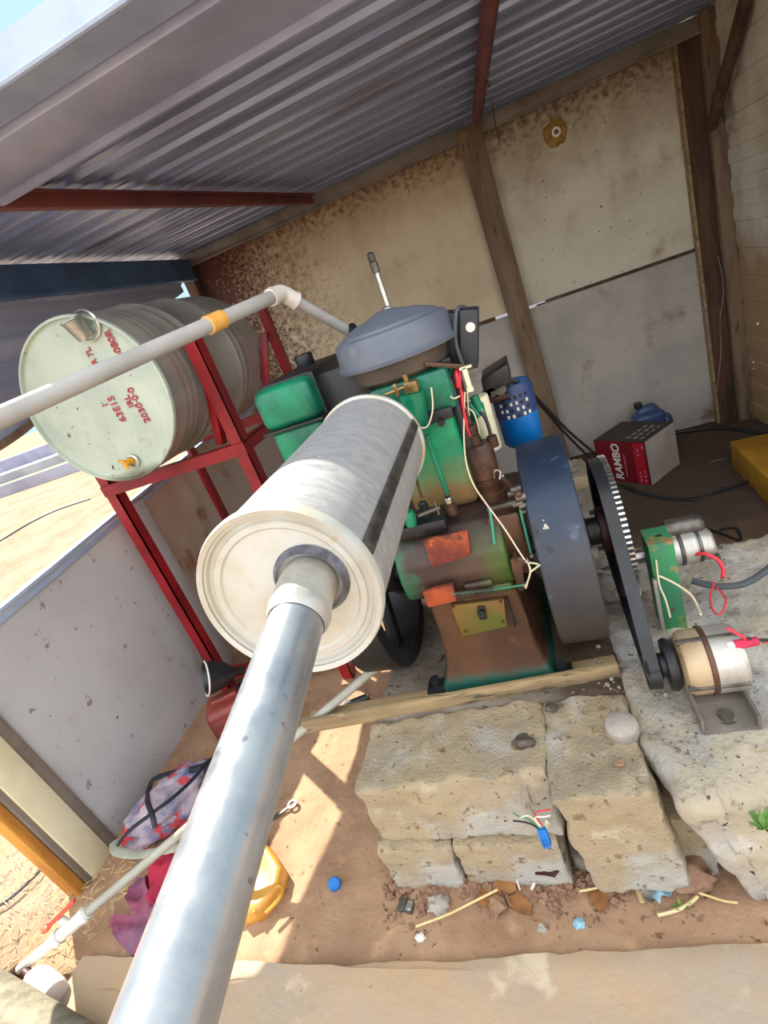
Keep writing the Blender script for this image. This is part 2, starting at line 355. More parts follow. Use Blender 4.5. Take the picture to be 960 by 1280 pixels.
m_bcap = M('blue_plastic', (24, 120, 200), (16, 92, 170), 12, .4)
m_pblue = M('pale_blue_film', (150, 190, 206), (110, 160, 186), 14, .4)
m_greyfilm = M('grey_film', (150, 146, 136), (120, 116, 108), 12, .5)
m_leaf = M('green_leaf', (96, 136, 60), (70, 106, 46), 12, .6)
m_jerry = M('dusty_red_jerrycan', (140, 62, 52), (110, 46, 44), 6, .45, bump=.06, bscale=30, spots=[((186, 120, 84), 5, .6, .14)])
m_bag = M('striped_woven_cloth', (186, 170, 182), (92, 104, 140), 9, .8, bump=.3, bscale=60, stretch=(1, 1.2, 1), spots=[((196, 66, 76), 12, .55, .04), ((214, 200, 196), 16, .62, .04)])
m_strapbk = M('black_strap', (24, 28, 38), (36, 40, 52), 12, .55)
m_strapgy = M('grey_green_band', (176, 178, 160), (150, 152, 138), 12, .5)
m_pinkrag = M('pink_red_cloth', (206, 54, 84), (170, 44, 78), 7, .9, bump=.4, bscale=40)
m_purprag = M('plum_cloth', (160, 88, 112), (128, 96, 122), 6, .9, bump=.5, bscale=40, spots=[((190, 60, 84), 5, .6, .1)])
m_redpl = M('red_valve_plastic', (214, 84, 54), (190, 60, 44), 12, .5)
m_clear = M('milky_plastic', (232, 222, 216), (210, 196, 190), 9, .35)
m_rockpost = M('grey_log_bark', (150, 144, 122), (122, 116, 98), 5, .9, bump=.5, bscale=24, stretch=(5, 5, 1))
m_foam = M('yellow_foam', (176, 142, 70), (130, 98, 44), 30, .8, bump=.8, bscale=70)
m_lead = M('dark_clinker', (92, 82, 72), (70, 62, 56), 9, .5, .2)
m_kerb = M('pale_kerb', (150, 150, 166), (132, 130, 146), .8, .9, bump=.2, bscale=6)
m_grass = M('dry_grass_strip', (130, 150, 66), (186, 178, 120), .9, .95, bump=.5, bscale=9)

# ================================================================== SETTING
ROOF_F, ROOF_B = 2.255, 2.285
def roofz(y): return ROOF_F + (ROOF_B - ROOF_F) * (y - 1.28) / 2.7
# sand outside, all the way to the horizon
b = MB(); bm = b.bm
g = bmesh.new(); bmesh.ops.create_grid(g, x_segments=60, y_segments=60, size=1)
for v in g.verts:
    r = v.co.length; k = 1 + 60 * max(0, r - .1) ** 2.2
    v.co = V((v.co.x * 3.2 * k, v.co.y * 3.2 * k + 1, -.012 + noise.noise(v.co * 14) * .008))
b._add(g); struct(b.build('sand_ground', m_sand, origin=(0, 0, 0)))
# soil floor of the shed
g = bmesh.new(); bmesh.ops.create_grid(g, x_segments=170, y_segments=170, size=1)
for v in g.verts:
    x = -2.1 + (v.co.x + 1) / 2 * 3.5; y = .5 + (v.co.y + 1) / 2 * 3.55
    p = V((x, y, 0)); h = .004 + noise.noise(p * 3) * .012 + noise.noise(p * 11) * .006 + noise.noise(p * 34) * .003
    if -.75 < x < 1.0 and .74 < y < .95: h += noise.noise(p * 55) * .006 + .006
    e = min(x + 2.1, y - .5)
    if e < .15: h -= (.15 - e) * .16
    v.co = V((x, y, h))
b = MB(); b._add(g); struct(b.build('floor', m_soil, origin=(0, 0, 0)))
# cement apron in front of the shed
def apx(p):
    if p.y > .7: p = p + V((0, noise.noise(V((p.x * 5, 3, 0))) * .014 + noise.noise(V((p.x * 19, 7, 0))) * .006 + p.x * .075 + .008, 0))
    return p
b = MB(); b.rough(-1.75, 1.5, -.5, .755, -.06, .032, cell=.03, amp=.006, rnd=.02, freq=5, seed=2, xf=apx); struct(b.build('cement_apron', m_apron))

# roof: ribbed sheet, ribs running across
prof = []; y = 1.30
while y < 4.0:
    prof += [(y, 0), (y + .052, 0), (y + .062, .006), (y + .072, 0), (y + .105, 0), (y + .122, .03), (y + .146, .03), (y + .163, 0)]
    y += .163
b = MB(); g = bmesh.new(); rows = []
for (yy, h) in prof:
    z = roofz(yy) + h
    rows.append([g.verts.new((x, yy, z)) for x in (-2.4, -1, .2, 1.42)])
for A, B in zip(rows, rows[1:]):
    for i in range(3): g.faces.new((A[i], A[i + 1], B[i + 1], B[i]))
ret = bmesh.ops.extrude_face_region(g, geom=list(g.faces))
bmesh.ops.translate(g, verts=[v for v in ret['geom'] if isinstance(v, bmesh.types.BMVert)], vec=(0, 0, .003))
b._add(g); struct(b.build('ceiling', m_galv, ang=20))
b = MB(); b.b2(-2.4, 1.42, 1.275, 1.405, 2.236, 2.246); b.b2(-2.4, 1.42, 1.268, 1.278, 2.228, 2.30); b.cyl((-2.4, 1.272, 2.232), (1.42, 1.272, 2.232), .008, n=8)
struct(b.build('trim_1', m_flash))
b = MB(); b.b2(-2.4, 1.40, 1.41, 1.66, 2.215, 2.25, .006); b.b2(-2.4, 1.4, 1.655, 1.668, 2.195, 2.25); struct(b.build('trim_2', m_taupe))
# steel rafters below the sheet
def rafter(n, a, c):
    b = MB(); b.bar(a, c, .034, .05, bev=.003); b.bar(V(a) + V((.03, 0, .02)), V(c) + V((.03, 0, .02)), .03, .006); struct(b.build(n, m_redbeam))
p0 = P(0, 252, z=2.215); p1 = P(366, 250, z=2.215); rafter('trim_3', p0 + (p0 - p1) * .4, p1 + (p1 - p0) * .12)
p0 = P(611, 0, z=2.215); p1 = P(601, 93, z=2.215); rafter('trim_4', p0 + (p0 - p1) * 1.3, p1 + (p1 - p0) * 1.15)
b = MB(); b.b2(-2.16, 1.34, 3.885, 3.955, 2.20, 2.275, .004); b.b2(-2.16, 1.34, 3.87, 3.89, 2.19, 2.2); struct(b.build('trim_5', m_angle))

# back wall: four painted sheets
SEAM = 1.145
def sheet(name, x0, x1, z0, z1, m, zl=None, wave=.004, seed=0):
    g = bmesh.new(); nx, nz = 40, 24; rows = []
    for j in range(nz + 1):
        row = []
        for i in range(nx + 1):
            x = x0 + (x1 - x0) * i / nx
            zz1 = z1 if zl is None else z1 + (zl - z1) * max(0, 1 - i / nx * 3)
            z = z0 + (zz1 - z0) * j / nz
            row.append(g.verts.new((x, 3.962 + noise.noise(V((x * 2.2, z * 1.6, seed))) * wave, z)))
        rows.append(row)
    for A, B in zip(rows, rows[1:]):
        for i in range(nx): g.faces.new((A[i], A[i + 1], B[i + 1], B[i]))
    ret = bmesh.ops.extrude_face_region(g, geom=list(g.faces))
    bmesh.ops.translate(g, verts=[v for v in ret['geom'] if isinstance(v, bmesh.types.BMVert)], vec=(0, .004, 0))
    b = MB(); b._add(g); return struct(b.build(name, m))
sheet('wall_back', -2.17, .01, SEAM + .008, 2.28, m_wall_rust, seed=1)
sheet('wall_back', -2.17, .01, -.02, SEAM - .008, m_wall_lo, seed=2)
sheet('wall_back', .02, 1.19, SEAM + .004, 2.28, m_wall, seed=3)
sheet('wall_back', .02, 1.19, -.02, SEAM + .001, m_wall_lo, zl=SEAM - .018, seed=4)
b = MB(); b.b2(.16, 1.15, 3.952, 3.961, SEAM - .012, SEAM - .004); b.b2(.22, 1.15, 3.948, 3.961, SEAM - .002, SEAM + .008); b.b2(-2.1, -.12, 3.95, 3.961, SEAM - .012, SEAM + .012)
struct(b.build('trim_6', m_wooddark))
# middle timber post, right corner posts and brace
b = MB(); b.bar((.0, 3.90, 2.24), (.075, 3.92, -.02), .145, .07, up=(0, 1, 0), bev=.004); struct(b.build('trim_7', m_wood))
b = MB(); b.b2(1.128, 1.142, 3.90, 3.958, 0, 2.26); struct(b.build('trim_8', m_plank))
b = MB(); b.b2(1.142, 1.245, 3.90, 3.958, -.02, 2.26, .003); struct(b.build('trim_9', m_wooddark))
b = MB(); b.b2(1.25, 1.33, 3.86, 3.958, -.02, 2.28, .004); struct(b.build('trim_10', m_wood))
a = P(938, -20, y=3.35); c = P(889, 160, y=3.86); b = MB(); b.bar(a, c, .045, .05, bev=.003); struct(b.build('trim_11', m_wooddark))

# right wall: cross-ribbed sheet with small rust holes
holes = [(905, 356), (918, 456), (930, 402), (949, 404), (944, 452), (912, 330), (938, 148), (907, 226), (944, 460)]
hp = [P(u, v, x=1.335) for u, v in holes]; sizes = [.008, .014, .006, .007, .006, .005, .004, .004, .005]
zl = []; z = -.02
while z < 2.3:
    zl += [z, z + .05, z + .058, z + .066, z + .118, z + .126, z + .134]; z += .15
for h, s in zip(hp, sizes): zl += [h.z - s, h.z + s]
yl = [1.6 + i * .1 for i in range(25)]
for h, s in zip(hp, sizes): yl += [h.y - s, h.y + s]
zl = sorted(set(round(q, 4) for q in zl if -.03 < q < 2.3)); yl = sorted(set(round(q, 4) for q in yl if 1.5 < q < 4.0))
g = bmesh.new(); gv = [[g.verts.new((1.335 + (noise.noise(V((yy * 1.7, zz * 2, 9))) * .012) - (.007 if (zz + .02) % .15 > .052 and (zz + .02) % .15 < .13 else 0) - (.012 if zz > 1.13 else 0), yy, zz)) for zz in zl] for yy in yl]
for i in range(len(yl) - 1):
    for j in range(len(zl) - 1):
        cy = (yl[i] + yl[i + 1]) / 2; cz = (zl[j] + zl[j + 1]) / 2
        if any(abs(cy - h.y) < s and abs(cz - h.z) < s for h, s in zip(hp, sizes)): continue
        g.faces.new((gv[i][j], gv[i + 1][j], gv[i + 1][j + 1], gv[i][j + 1]))
ret = bmesh.ops.extrude_face_region(g, geom=list(g.faces))
bmesh.ops.translate(g, verts=[v for v in ret['geom'] if isinstance(v, bmesh.types.BMVert)], vec=(.003, 0, 0))
b = MB(); b._add(g); struct(b.build('wall_right', m_wright, ang=25))

# left wall: low sheet, upper siding, front post
XL = -1.95
def ltop(y): return 1.02 + .065 * (y - 1.26)
def lsheet(name, y0, y1, z0f, z1f, x, m, wave=.006, nz=20, ny=30, rib=None, seed=0):
    g = bmesh.new(); rows = []
    for i in range(ny + 1):
        y = y0 + (y1 - y0) * i / ny; row = []
        for j in range(nz + 1):
            z = z0f(y) + (z1f(y) - z0f(y)) * j / nz
            row.append(g.verts.new((x + noise.noise(V((y * 1.6, z * 1.9, seed))) * wave + (rib(z) if rib else 0), y, z)))
        rows.append(row)
    for A, B in zip(rows, rows[1:]):
        for j in range(nz): g.faces.new((A[j], B[j], B[j + 1], A[j + 1]))
    ret = bmesh.ops.extrude_face_region(g, geom=list(g.faces))
    bmesh.ops.translate(g, verts=[v for v in ret['geom'] if isinstance(v, bmesh.types.BMVert)], vec=(-.003, 0, 0))
    b = MB(); b._add(g); return struct(b.build(name, m, ang=25))
ys = P(168, 643, x=XL).y
lsheet('wall_left', 1.05, ys, lambda y: -.02, ltop, XL, m_wleft, wave=.012)
lsheet('wall_left', ys, 3.95, lambda y: -.02, ltop, XL, m_wleft2, wave=.012, seed=5)
b = MB(); b.b2(XL + .002, XL + .012, ys - .004, ys + .085, 0, ltop(ys) - .01, .003); struct(b.build('trim_12', m_wleft))
b = MB()
b.bar((XL - .004, 1.05, ltop(1.05)), (XL - .004, 3.95, ltop(3.95)), .014, .016, bev=.002)
b.bar((XL - .03, 1.05, ltop(1.05) + .002), (XL - .03, 3.95, ltop(3.95) + .002), .026, .006); b.bar((XL + .003, 1.05, ltop(1.05) - .028), (XL + .003, 3.95, ltop(3.95) - .028), .006, .02)
struct(b.build('trim_13', m_flash))
def sib(y): return (1.545 + .30 * (y - 1.83)) if y > 1.83 else 1.545 - .1 * (1.83 - y)
def sibot(y): return max(1.09, sib(y) - (.4 * max(0, min(1, (1.5 - y) / .3)))  if y < 2.3 else 1.70 + .24 * (y - 2.3))
rib = lambda z: .012 if (z % .19) < .05 else 0
lsheet('wall_left', 1.06, 3.72, sibot, lambda y: 2.24, -2.12, m_siding, nz=40, ny=44, rib=rib, seed=8)
b = MB(); b.b2(-2.115, -2.06, 1.1, 3.86, 2.10, 2.24, .004); b.b2(-2.1, -2.05, 1.1, 3.86, 2.095, 2.11); struct(b.build('trim_14', M('blue_eaves_beam', (84, 118, 158), (70, 98, 136), 4, .5, .1)))
b = MB(); b.b2(-2.17, -2.09, 3.86, 3.955, 0, 2.25, .004); struct(b.build('trim_15', m_wooddark))
b = MB(); pts = [(-2.095, y, sibot(y) - .004) for y in (1.3, 1.5, 1.7, 1.9, 2.1, 2.28)]; b.tube(pts, .017, n=7); struct(b.build('trim_16', m_wood))
def lean_post(n, x0, x1, y0, y1, zt, m):
    b = MB(); b.prism([(x0, y0, -.02), (x1, y0, -.02), (x1, y1, -.02), (x0, y1, -.02)], (0, -.065 * zt, zt + .02), .003); struct(b.build(n, m))
lean_post('trim_17', -2.0, -1.93, .95, 1.052, 2.22, m_post)
lean_post('trim_18', -1.985, -1.938, 1.054, 1.098, 2.0, m_angle)
lean_post('trim_19', -1.99, -1.94, .93, .948, 2.22, m_angle)
lean_post('trim_20', -2.02, -1.955, .892, .928, 2.22, m_orangewood)

# outside: low kerb walls, verge
ka = P(0, 622, z=0); kd = (P(93, 590, z=0) - ka).normalized(); ko = V((-kd.y, kd.x, 0)); ko = ko if ko.x < 0 else -ko
def strip(n, o0, o1, h, m):
    b = MB(); a = ka + ko * ((o0 + o1) / 2) + V((0, 0, h / 2 - .02)); b.bar(a - kd * 14, a + kd * 60, o1 - o0, h); return struct(b.build(n, m))
strip('kerb', 0, .3, .34, m_kerb)
strip('grass_verge', .3, 3.2, .12, m_grass)
strip('kerb', 3.2, 4.4, .42, m_kerb)
strip('grass_verge', 4.4, 7.5, .2, m_kerb)
strip('kerb', 7.5, 9.0, .75, m_kerb)
strip('grass_verge', 9.0, 20, .6, m_grass)
strip('grass_verge', 20, 26, 1.7, m_grass)

# ================================================================== CONCRETE PLINTH
def flump(p):
    # the right-hand slab slumps forward and down at its front edge
    if p.y < 1.02:
        t = (1.02 - p.y) / .22; k = max(0, min(1, (p.x - .1) / .25))
        p = V((p.x, p.y, p.z - (.10 * t * t * k if p.z > .2 else 0)))
    return p
def cshape(p):
    p = flump(p)
    if p.x < .14 and p.y < 1.0: p = V((p.x + .035 * min(1, (1.0 - p.y) / .09), p.y, p.z))
    if p.x < .30 and p.z < .36: p = V((p.x + (.36 - p.z) * .42 * max(0, 1 - (p.x - .05) / .3), p.y, p.z))
    p = V((p.x, p.y + (.06 * noise.noise(V((p.x * 4, 1, 2))) if p.y > 1.6 else (.035 * noise.noise(V((p.x * 5, 8, 2)))  if p.y < .95 else 0)), p.z))
    return p
b = MB(); b.rough(.043, 1.36, .845, 1.80, .0, .405, cell=.016, amp=.012, rnd=.03, freq=11, seed=3, xf=cshape)
tag(b.build('concrete_slab', m_conc, ang=60), 'large broken grey concrete slab under the alternator at the right', 'concrete slab')
b = MB(); b.rough(-.69, .052, 1.165, 2.12, 0, .40, cell=.022, amp=.008, rnd=.02, freq=9, seed=4)
tag(b.build('engine_plinth', m_plin, ang=60), 'rough concrete plinth bed carrying the green diesel engine', 'plinth')
def bl(n, args, m, label, seed, xf=None, amp=.008, grp=None):
    b = MB(); b.rough(*args, cell=.013, amp=amp, rnd=.008, freq=16, seed=seed, xf=xf); tag(b.build(n, m, ang=60), label, 'block', grp)
def axf(p): return V((p.x + (.05 * (p.x > -.3)) * max(0, (.40 - p.z)) * .8 - (.016 * max(0, min(1, (1.0 - p.y) / .07)) if p.x > -.24 else 0), p.y + (.02 * noise.noise(V((p.x * 7, p.z * 6, 1)))), p.z))
bl('cement_block', (-.69, -.172, .925, 1.165, .185, .405), m_block, 'wide tan cement block at the upper left of the plinth front', 11, axf)
bl('cement_block', (-.705, -.492, .90, 1.16, 0, .183), m_block, 'lower left tan cement block with grey ledge under the wide block', 12)
bl('cement_block', (-.482, -.20, .905, 1.16, 0, .183), m_block, 'lower middle tan cement block above the brown leaves', 13)
bl('cement_block', (-.176, .046, .862, 1.165, .055, .402), m_block, 'tan cement block jutting out right of the blue plastic connector', 14, lambda p: V((p.x + (.40 - p.z) * .12, p.y, p.z)), .01)
bl('cement_block', (-.19, .06, .94, 1.16, -.01, .05), m_blockg, 'flat dark block wedged under the jutting tan block', 16)
bl('cement_block', (.07, .16, .93, 1.16, 0, .22), m_block, 'small tan block in the gap beside the broken slab', 15)
# blocks behind the flywheel
def block_at(n, u0, u1, v, z, y, dy, h, m, label, seed, rz=0.05):
    a = P(u0, v, y=y); c = P(u1, v, y=y); 
    b = MB(); b.rough(a.x, c.x, y, y + dy, z, h, cell=.025, amp=.006, rnd=.012, freq=12, seed=seed); tag(b.build(n, m, ang=60), label, 'block')
bl('cement_block', (.075, .20, 2.12, 2.36, 0, .46), m_blockg, 'pale grey block standing between the flywheel and the toothed wheel', 21)
bl('cement_block', (.00, .16, 2.42, 2.66, 0, .50), m_block, 'tan mud block behind the top of the right flywheel', 22)
b = MB(); a = P(380, 915, z=.405); c = P(776, 845, z=.405)
d = (c - a).normalized()
b.bar(a + V((0, .012, .012)), c + V((0, .012, .012)), .018, .05, bev=.004); b.bar(a + V((0, .05, -.002)), c + V((0, .05, -.002)), .075, .012, bev=.003)
tag(b.build('timber_board', m_plank), 'long dusty timber board lying across the plinth before the engine foot', 'board')
b = MB(); c = P(778, 912, z=.405); b.lathe([(0, -.015), (.036, -.015), (.041, 0), (.038, .022), (.03, .029), (0, .031)], c, (0, -.1, 1), 22)
tag(b.build('cement_plug', m_stoneg), 'round pale cement plug on the plinth beside the broken slab', 'cement plug')
for (u, v, r, lb) in ((655, 930, .022, 'dark hard lump on the tan top of the plinth'), (690, 886, .016, 'small dark chip lying close to the timber board'), (775, 955, .012, 'little pebble in front of the round cement plug')):
    c = P(u, v, z=.405); b = MB(); b.ball(c + V((0, 0, r * .3)), r, (1.2, .9, .6), 12, 8, amp=.6, seed=u); tag(b.build('stone_chip', m_lead if r > .013 else m_stone), lb, 'stone')

# ================================================================== MUFFLER AND TAIL PIPE
A = V((-.36, .545, 1.245)); Bk = V((-.385, 1.18, 1.24)); ax = (Bk - A).normalized(); L = (Bk - A).length
mu = thing('exhaust_muffler', 'big galvanised drum muffler with a long steel tail pipe towards the viewer', 'muffler', A - V((0, 0, .13)))
b = MB(); R = .1235
b.lathe([(R, .012), (R, L - .012)], A, ax, 72); b.build('muffler_shell', m_muff, mu)
def rimring(b, h0):
    b.lathe([(R - .004, h0), (R + .003, h0 - .003), (R + .0055, h0 + .004), (R + .005, h0 + .014), (R + .001, h0 + .018)], A, ax, 72)
b = MB(); rimring(b, 0)
b.lathe([(R - .002, .002), (R - .008, .003), (R - .010, .009), (R - .016, .010), (R - .018, .006), (R - .026, .006), (R - .029, .009), (R - .05, .008), (0, .006)], A, ax, 72)
fc = b.build('end_cap', m_cap, mu); fc['label'] = 'cream front end cap'
b = MB(); b.lathe([(R, L - .022), (R + .005, L - .018), (R + .0055, L - .006), (R + .002, L), (R - .006, L), (R - .008, L - .006), (0, L - .006)], A, ax, 72); b.build('end_cap', m_cap, mu)
# crimped lock seam on the right flank
sd = V((math.cos(math.radians(14)), 0, math.sin(math.radians(14)))); sd = (sd - ax * sd.dot(ax)).normalized(); tg = ax.cross(sd)
b = MB(); b.bar(A + sd * (R + .002) + ax * .02, A + sd * (R + .002) + ax * (L - .02), .022, .005, up=tuple(sd), bev=.001)
for i in range(90):
    c = A + sd * (R + .005) + ax * (.03 + i * (L - .06) / 89); b.box(c, (.013, .0035, .003), Matrix((tg, (ax + tg * .5).normalized(), sd)).transposed())
se = b.build('lock_seam', m_iron, mu)
po = A + V((.038, -.004, .012)); pe = P(205, 1280, d=.34); pd_ = (pe - po).normalized()
b = MB(); b.lathe([(.052, 0), (.048, -.006), (.045, -.012)], po + ax * .012, ax, 40); b.build('weld_ring', m_weld, mu)
b = MB(); b.tube([po + ax * .008, po + pd_ * .02 + V((0, 0, .002)), po + pd_ * .05], .0375, n=40, smooth=False)
b.lathe([(.0385, .045), (.0395, .050), (.0385, .058), (.0345, .068)], po, pd_, 40); b.build('collar', m_alu, mu)
b = MB(); b.tube([po + pd_ * .05, pe, pe + pd_ * .16], .0335, n=48, smooth=False); b.build('tail_pipe', m_steel, mu)
b = MB(); b.tube([Bk - ax * .01, Bk + V((.01, .1, 0)), Bk + V((.03, .235, -.005))], .03, n=20); b.build('inlet_pipe', m_brown, mu)

# ================================================================== DRUM ON ITS STAND
DC = V((-1.475, 1.67, 1.555)); DR = .305; DL = .88
dr = thing('oil_drum', 'pale green steel drum lying on the red stand', 'drum', DC + V((0, DL / 2, -DR)))
b = MB(); hp_ = [(DR - .004, .012)]
def rg(h, w_=.018, a=.012): return [(DR - .004, h - w_), (DR - .004 + a * .7, h - w_ * .4), (DR - .004 + a, h), (DR - .004 + a * .7, h + w_ * .4), (DR - .004, h + w_)]
pr = [(DR - .004, .012)]
for h in (.27, .33, .57, .63): pr += rg(h) if h in (.33, .57) else rg(h, .012, .006)
for h in (.10, .14, .18, .70, .74, .78, .82): pr += [(DR - .004, h - .012), (DR - .001, h), (DR - .004, h + .012)]
pr = sorted(pr, key=lambda q: q[1]) + [(DR - .004, DL - .012), (0, DL - .012)]
b.lathe(pr, DC, (0, 1, 0), 72); b.build('drum_body', m_drumside, dr, ang=50)
b = MB(); b.lathe([(DR - .006, .02), (DR + .002, .014), (DR + .003, .004), (DR, -.002), (DR - .008, -.003), (DR - .010, .012), (DR - .02, .014), (DR - .06, .010), (0, .008)], DC, (0, 1, 0), 72); lid = b.build('drum_lid', m_drum, dr)
yl_ = DC.y
bp_ = P(106, 408, y=yl_ + .008)
b = MB(); b.lathe([(.052, .0), (.054, -.006), (.048, -.010), (.046, -.002)], bp_ + V((.01, 0, 0)), (0, 1, 0), 32); b.build('bung_ring', m_tin, dr)
tp_ = P(107, 424, y=yl_ - .03); up_ = V((-.004, -.012, .068))
b = MB(); b.lathe([(0, 0), (.022, 0), (.037, up_.length), (.0355, up_.length), (.021, .004), (0, .004)], tp_, up_, 30); b.bar(tp_ + V((.01, 0, .02)), tp_ + V((.01, .05, .03)), .03, .03, bev=.004); sp = b.build('filler_spout', m_tin, dr); sp['label'] = 'bright tin filler spout'
b = MB(); b.lathe([(.0365, -.003), (.040, 0), (.0395, .003), (.036, .004)], tp_ + up_, up_, 30); b.build('spout_lip', m_tin, dr)
tp2 = P(164, 577, y=yl_ + .006)
b = MB(); b.lathe([(.026, 0), (.027, -.008), (.019, -.010), (.019, 0)], tp2 + V((.012, 0, 0)), (0, 1, 0), 24); b.build('bung_ring', m_tin, dr)
b = MB(); q = tp2 + V((0, -.012, .004)); b.cyl(q + V((.006, .02, 0)), q + V((-.004, -.02, 0)), .013, .012, 16, bev=.002); b.box(q + V((-.008, -.02, .012)), (.03, .012, .01), Ry(.4), .003); b.cyl(q + V((-.004, -.015, 0)), q + V((-.004, -.02, -.022)), .008, .007, 12)
tp = b.build('drum_tap', m_yplastic, dr); tp['label'] = 'yellow plastic tap'
def dtext(body, u, v, size, sx=1.0):
    o = P(u, v, y=yl_ + .006); text_mesh('stencil_lettering', body, size, m_stencil, dr, o, (0, 0, 1), (-1, 0, 0), .001, sx, 0, .0006)
dtext('2030\u00b70\u00b70', 188, 527, .036, 1.05); dtext('26080R', 158, 453, .036, 1.05)
dtext('JRL', 168, 508, .034); dtext('J', 143, 458, .034)
dtext('63E15', 158, 526, .040, 1.0); dtext('L R 7L', 127, 463, .032)
dtext('1', 136, 508, .036); dtext('T', 113, 468, .034)

FLx, FRx, Fy, Ry_ = -1.835, -1.095, 1.85, 2.52
st = thing('drum_stand', 'dark red angle iron stand holding up the pale green drum', 'stand', ((FLx + FRx) / 2, (Fy + Ry_) / 2, 0))
def leg(x, y, z1, sx, sy):
    b = MB(); b.b2(x, x + sx * .055, y, y + sy * .006, 0, z1); b.b2(x, x + sx * .006, y, y + sy * .055, 0, z1); return b.build('leg', m_red, st)
leg(FLx + .055, Fy, 1.62, -1, 1); leg(FRx, Fy, 1.675, -1, 1); leg(FLx + .055, Ry_, 1.40, -1, -1); leg(FRx + .03, Ry_, 1.69, -1, -1)
# wider front legs, as seen from the front
def rail(p0, p1, n='rail', up=(0, 0, 1)):
    b = MB(); b.bar(p0, p1, .006, .048, up); d = (V(p1) - V(p0)).normalized(); s = d.cross(V((0, 0, 1))); s = s if s.y > 0 else -s
    b.bar(V(p0) + s * .022 + V((0, 0, .022)), V(p1) + s * .022 + V((0, 0, .022)), .044, .006); return b.build(n, m_red, st)
rail((FLx, Fy - .004, 1.205), (FRx, Fy - .004, 1.205)); rail((FLx, Ry_ + .004, 1.205), (FRx, Ry_ + .004, 1.205))
for x, s in ((FLx + .01, 1), (FRx - .01, -1)):
    b = MB(); b.b2(x, x + s * .006, Fy, Ry_, 1.182, 1.23); b.b2(x, x + s * .04, Fy, Ry_, 1.226, 1.232); b.build('side_rail', m_red, st)
rail((FLx, Fy + .01, .13), (FRx, Fy + .01, .13)); 
def brace(p0, p1):
    b = MB(); b.bar(p0, p1, .034, .034, bev=.002); b.build('brace', m_red, st)
brace((FRx - .03, Ry_ - .02, 1.58), (FRx - .16, Ry_ - .05, 1.235)); brace((FRx - .03, Fy + .04, 1.55), (FRx - .13, Fy + .06, 1.24))
brace((FLx + .03, Ry_ - .02, 1.40), (FLx + .15, Ry_ - .05, 1.24))
b = MB(); b.b2(FRx - .04, FRx - .01, Fy, Ry_, .90, .948, .002); b.build('side_rail', m_red, st)

# water pipe above the drum
wp0 = P(0, 522, d=.95); wp1 = P(352, 366, d=1.58); wp2 = P(440, 416, d=1.76)
wpd = (wp0 - wp1).normalized()
wp = thing('water_pipe', 'grey white plastic water pipe with an elbow running over the drum to the engine', 'pipe', wp1 - V((0, 0, .02)))
b = MB(); b.tube([wp0 + wpd * .5, wp1 + wpd * .02], .0195, n=20, smooth=False); b.build('pipe_run', m_pvc, wp)
b = MB(); b.tube([wp1 + (wp2 - wp1).normalized() * .01, wp2], .0175, n=20, smooth=False); b.build('pipe_run', m_pvc, wp)
b = MB(); e2 = (wp2 - wp1).normalized(); b.tube([wp1 + wpd * .055, wp1 + wpd * .02, wp1 + (wpd + e2) * .004, wp1 + e2 * .02, wp1 + e2 * .05], .025, n=20)
b.lathe([(.0275, 0), (.0275, .014)], wp1 + wpd * .042, wpd, 20); b.lathe([(.0275, 0), (.0275, .014)], wp1 + e2 * .038, e2, 20); b.build('elbow', m_white, wp)
q = P(272, 411, d=1.0); t = (q - wp1).length
dd = min(range(200), key=lambda i: (lambda c: (ray(272, 411).normalized() - (c - CAM).normalized()).length)(wp1 + wpd * (i * .01)))
c = wp1 + wpd * dd * .01; b = MB(); b.lathe([(.0195, -.03), (.0235, -.028), (.0235, .028), (.0195, .03)], c, wpd, 24); tb = b.build('tape_wrap', m_tape, wp); tb['label'] = 'orange tape wrap'

# ================================================================== ENGINE
EO = V((-.29, 1.5, .40))
en = thing('diesel_engine', 'green and rusty single cylinder diesel engine with two flywheels on the plinth', 'engine', EO)
# pedestal
b = MB(); g = bmesh.new(); rings = []
for z, xa, xb, ya, yb in ((.725, -.425, -.165, 1.272, 1.73), (.62, -.425, -.16, 1.268, 1.735), (.53, -.43, -.153, 1.264, 1.74), (.47, -.442, -.143, 1.258, 1.75), (.435, -.457, -.132, 1.25, 1.76), (.42, -.468, -.124, 1.243, 1.77), (.40, -.472, -.12, 1.24, 1.775)):
    rings.append([g.verts.new(q) for q in ((xa, ya, z), (xb, ya, z), (xb, yb, z), (xa, yb, z))])
for A_, B_ in zip(rings, rings[1:]):
    for i in range(4): g.faces.new((A_[i], A_[(i + 1) % 4], B_[(i + 1) % 4], B_[i]))
g.faces.new(rings[0]); g.faces.new(rings[-1][::-1])
bmesh.ops.bevel(g, geom=[e for e in g.edges if abs(e.verts[0].co.z - e.verts[1].co.z) > .005], offset=.018, segments=3, affect='EDGES', profile=.5)
b._add(g); b.build('pedestal', m_pedes, en, ang=50)
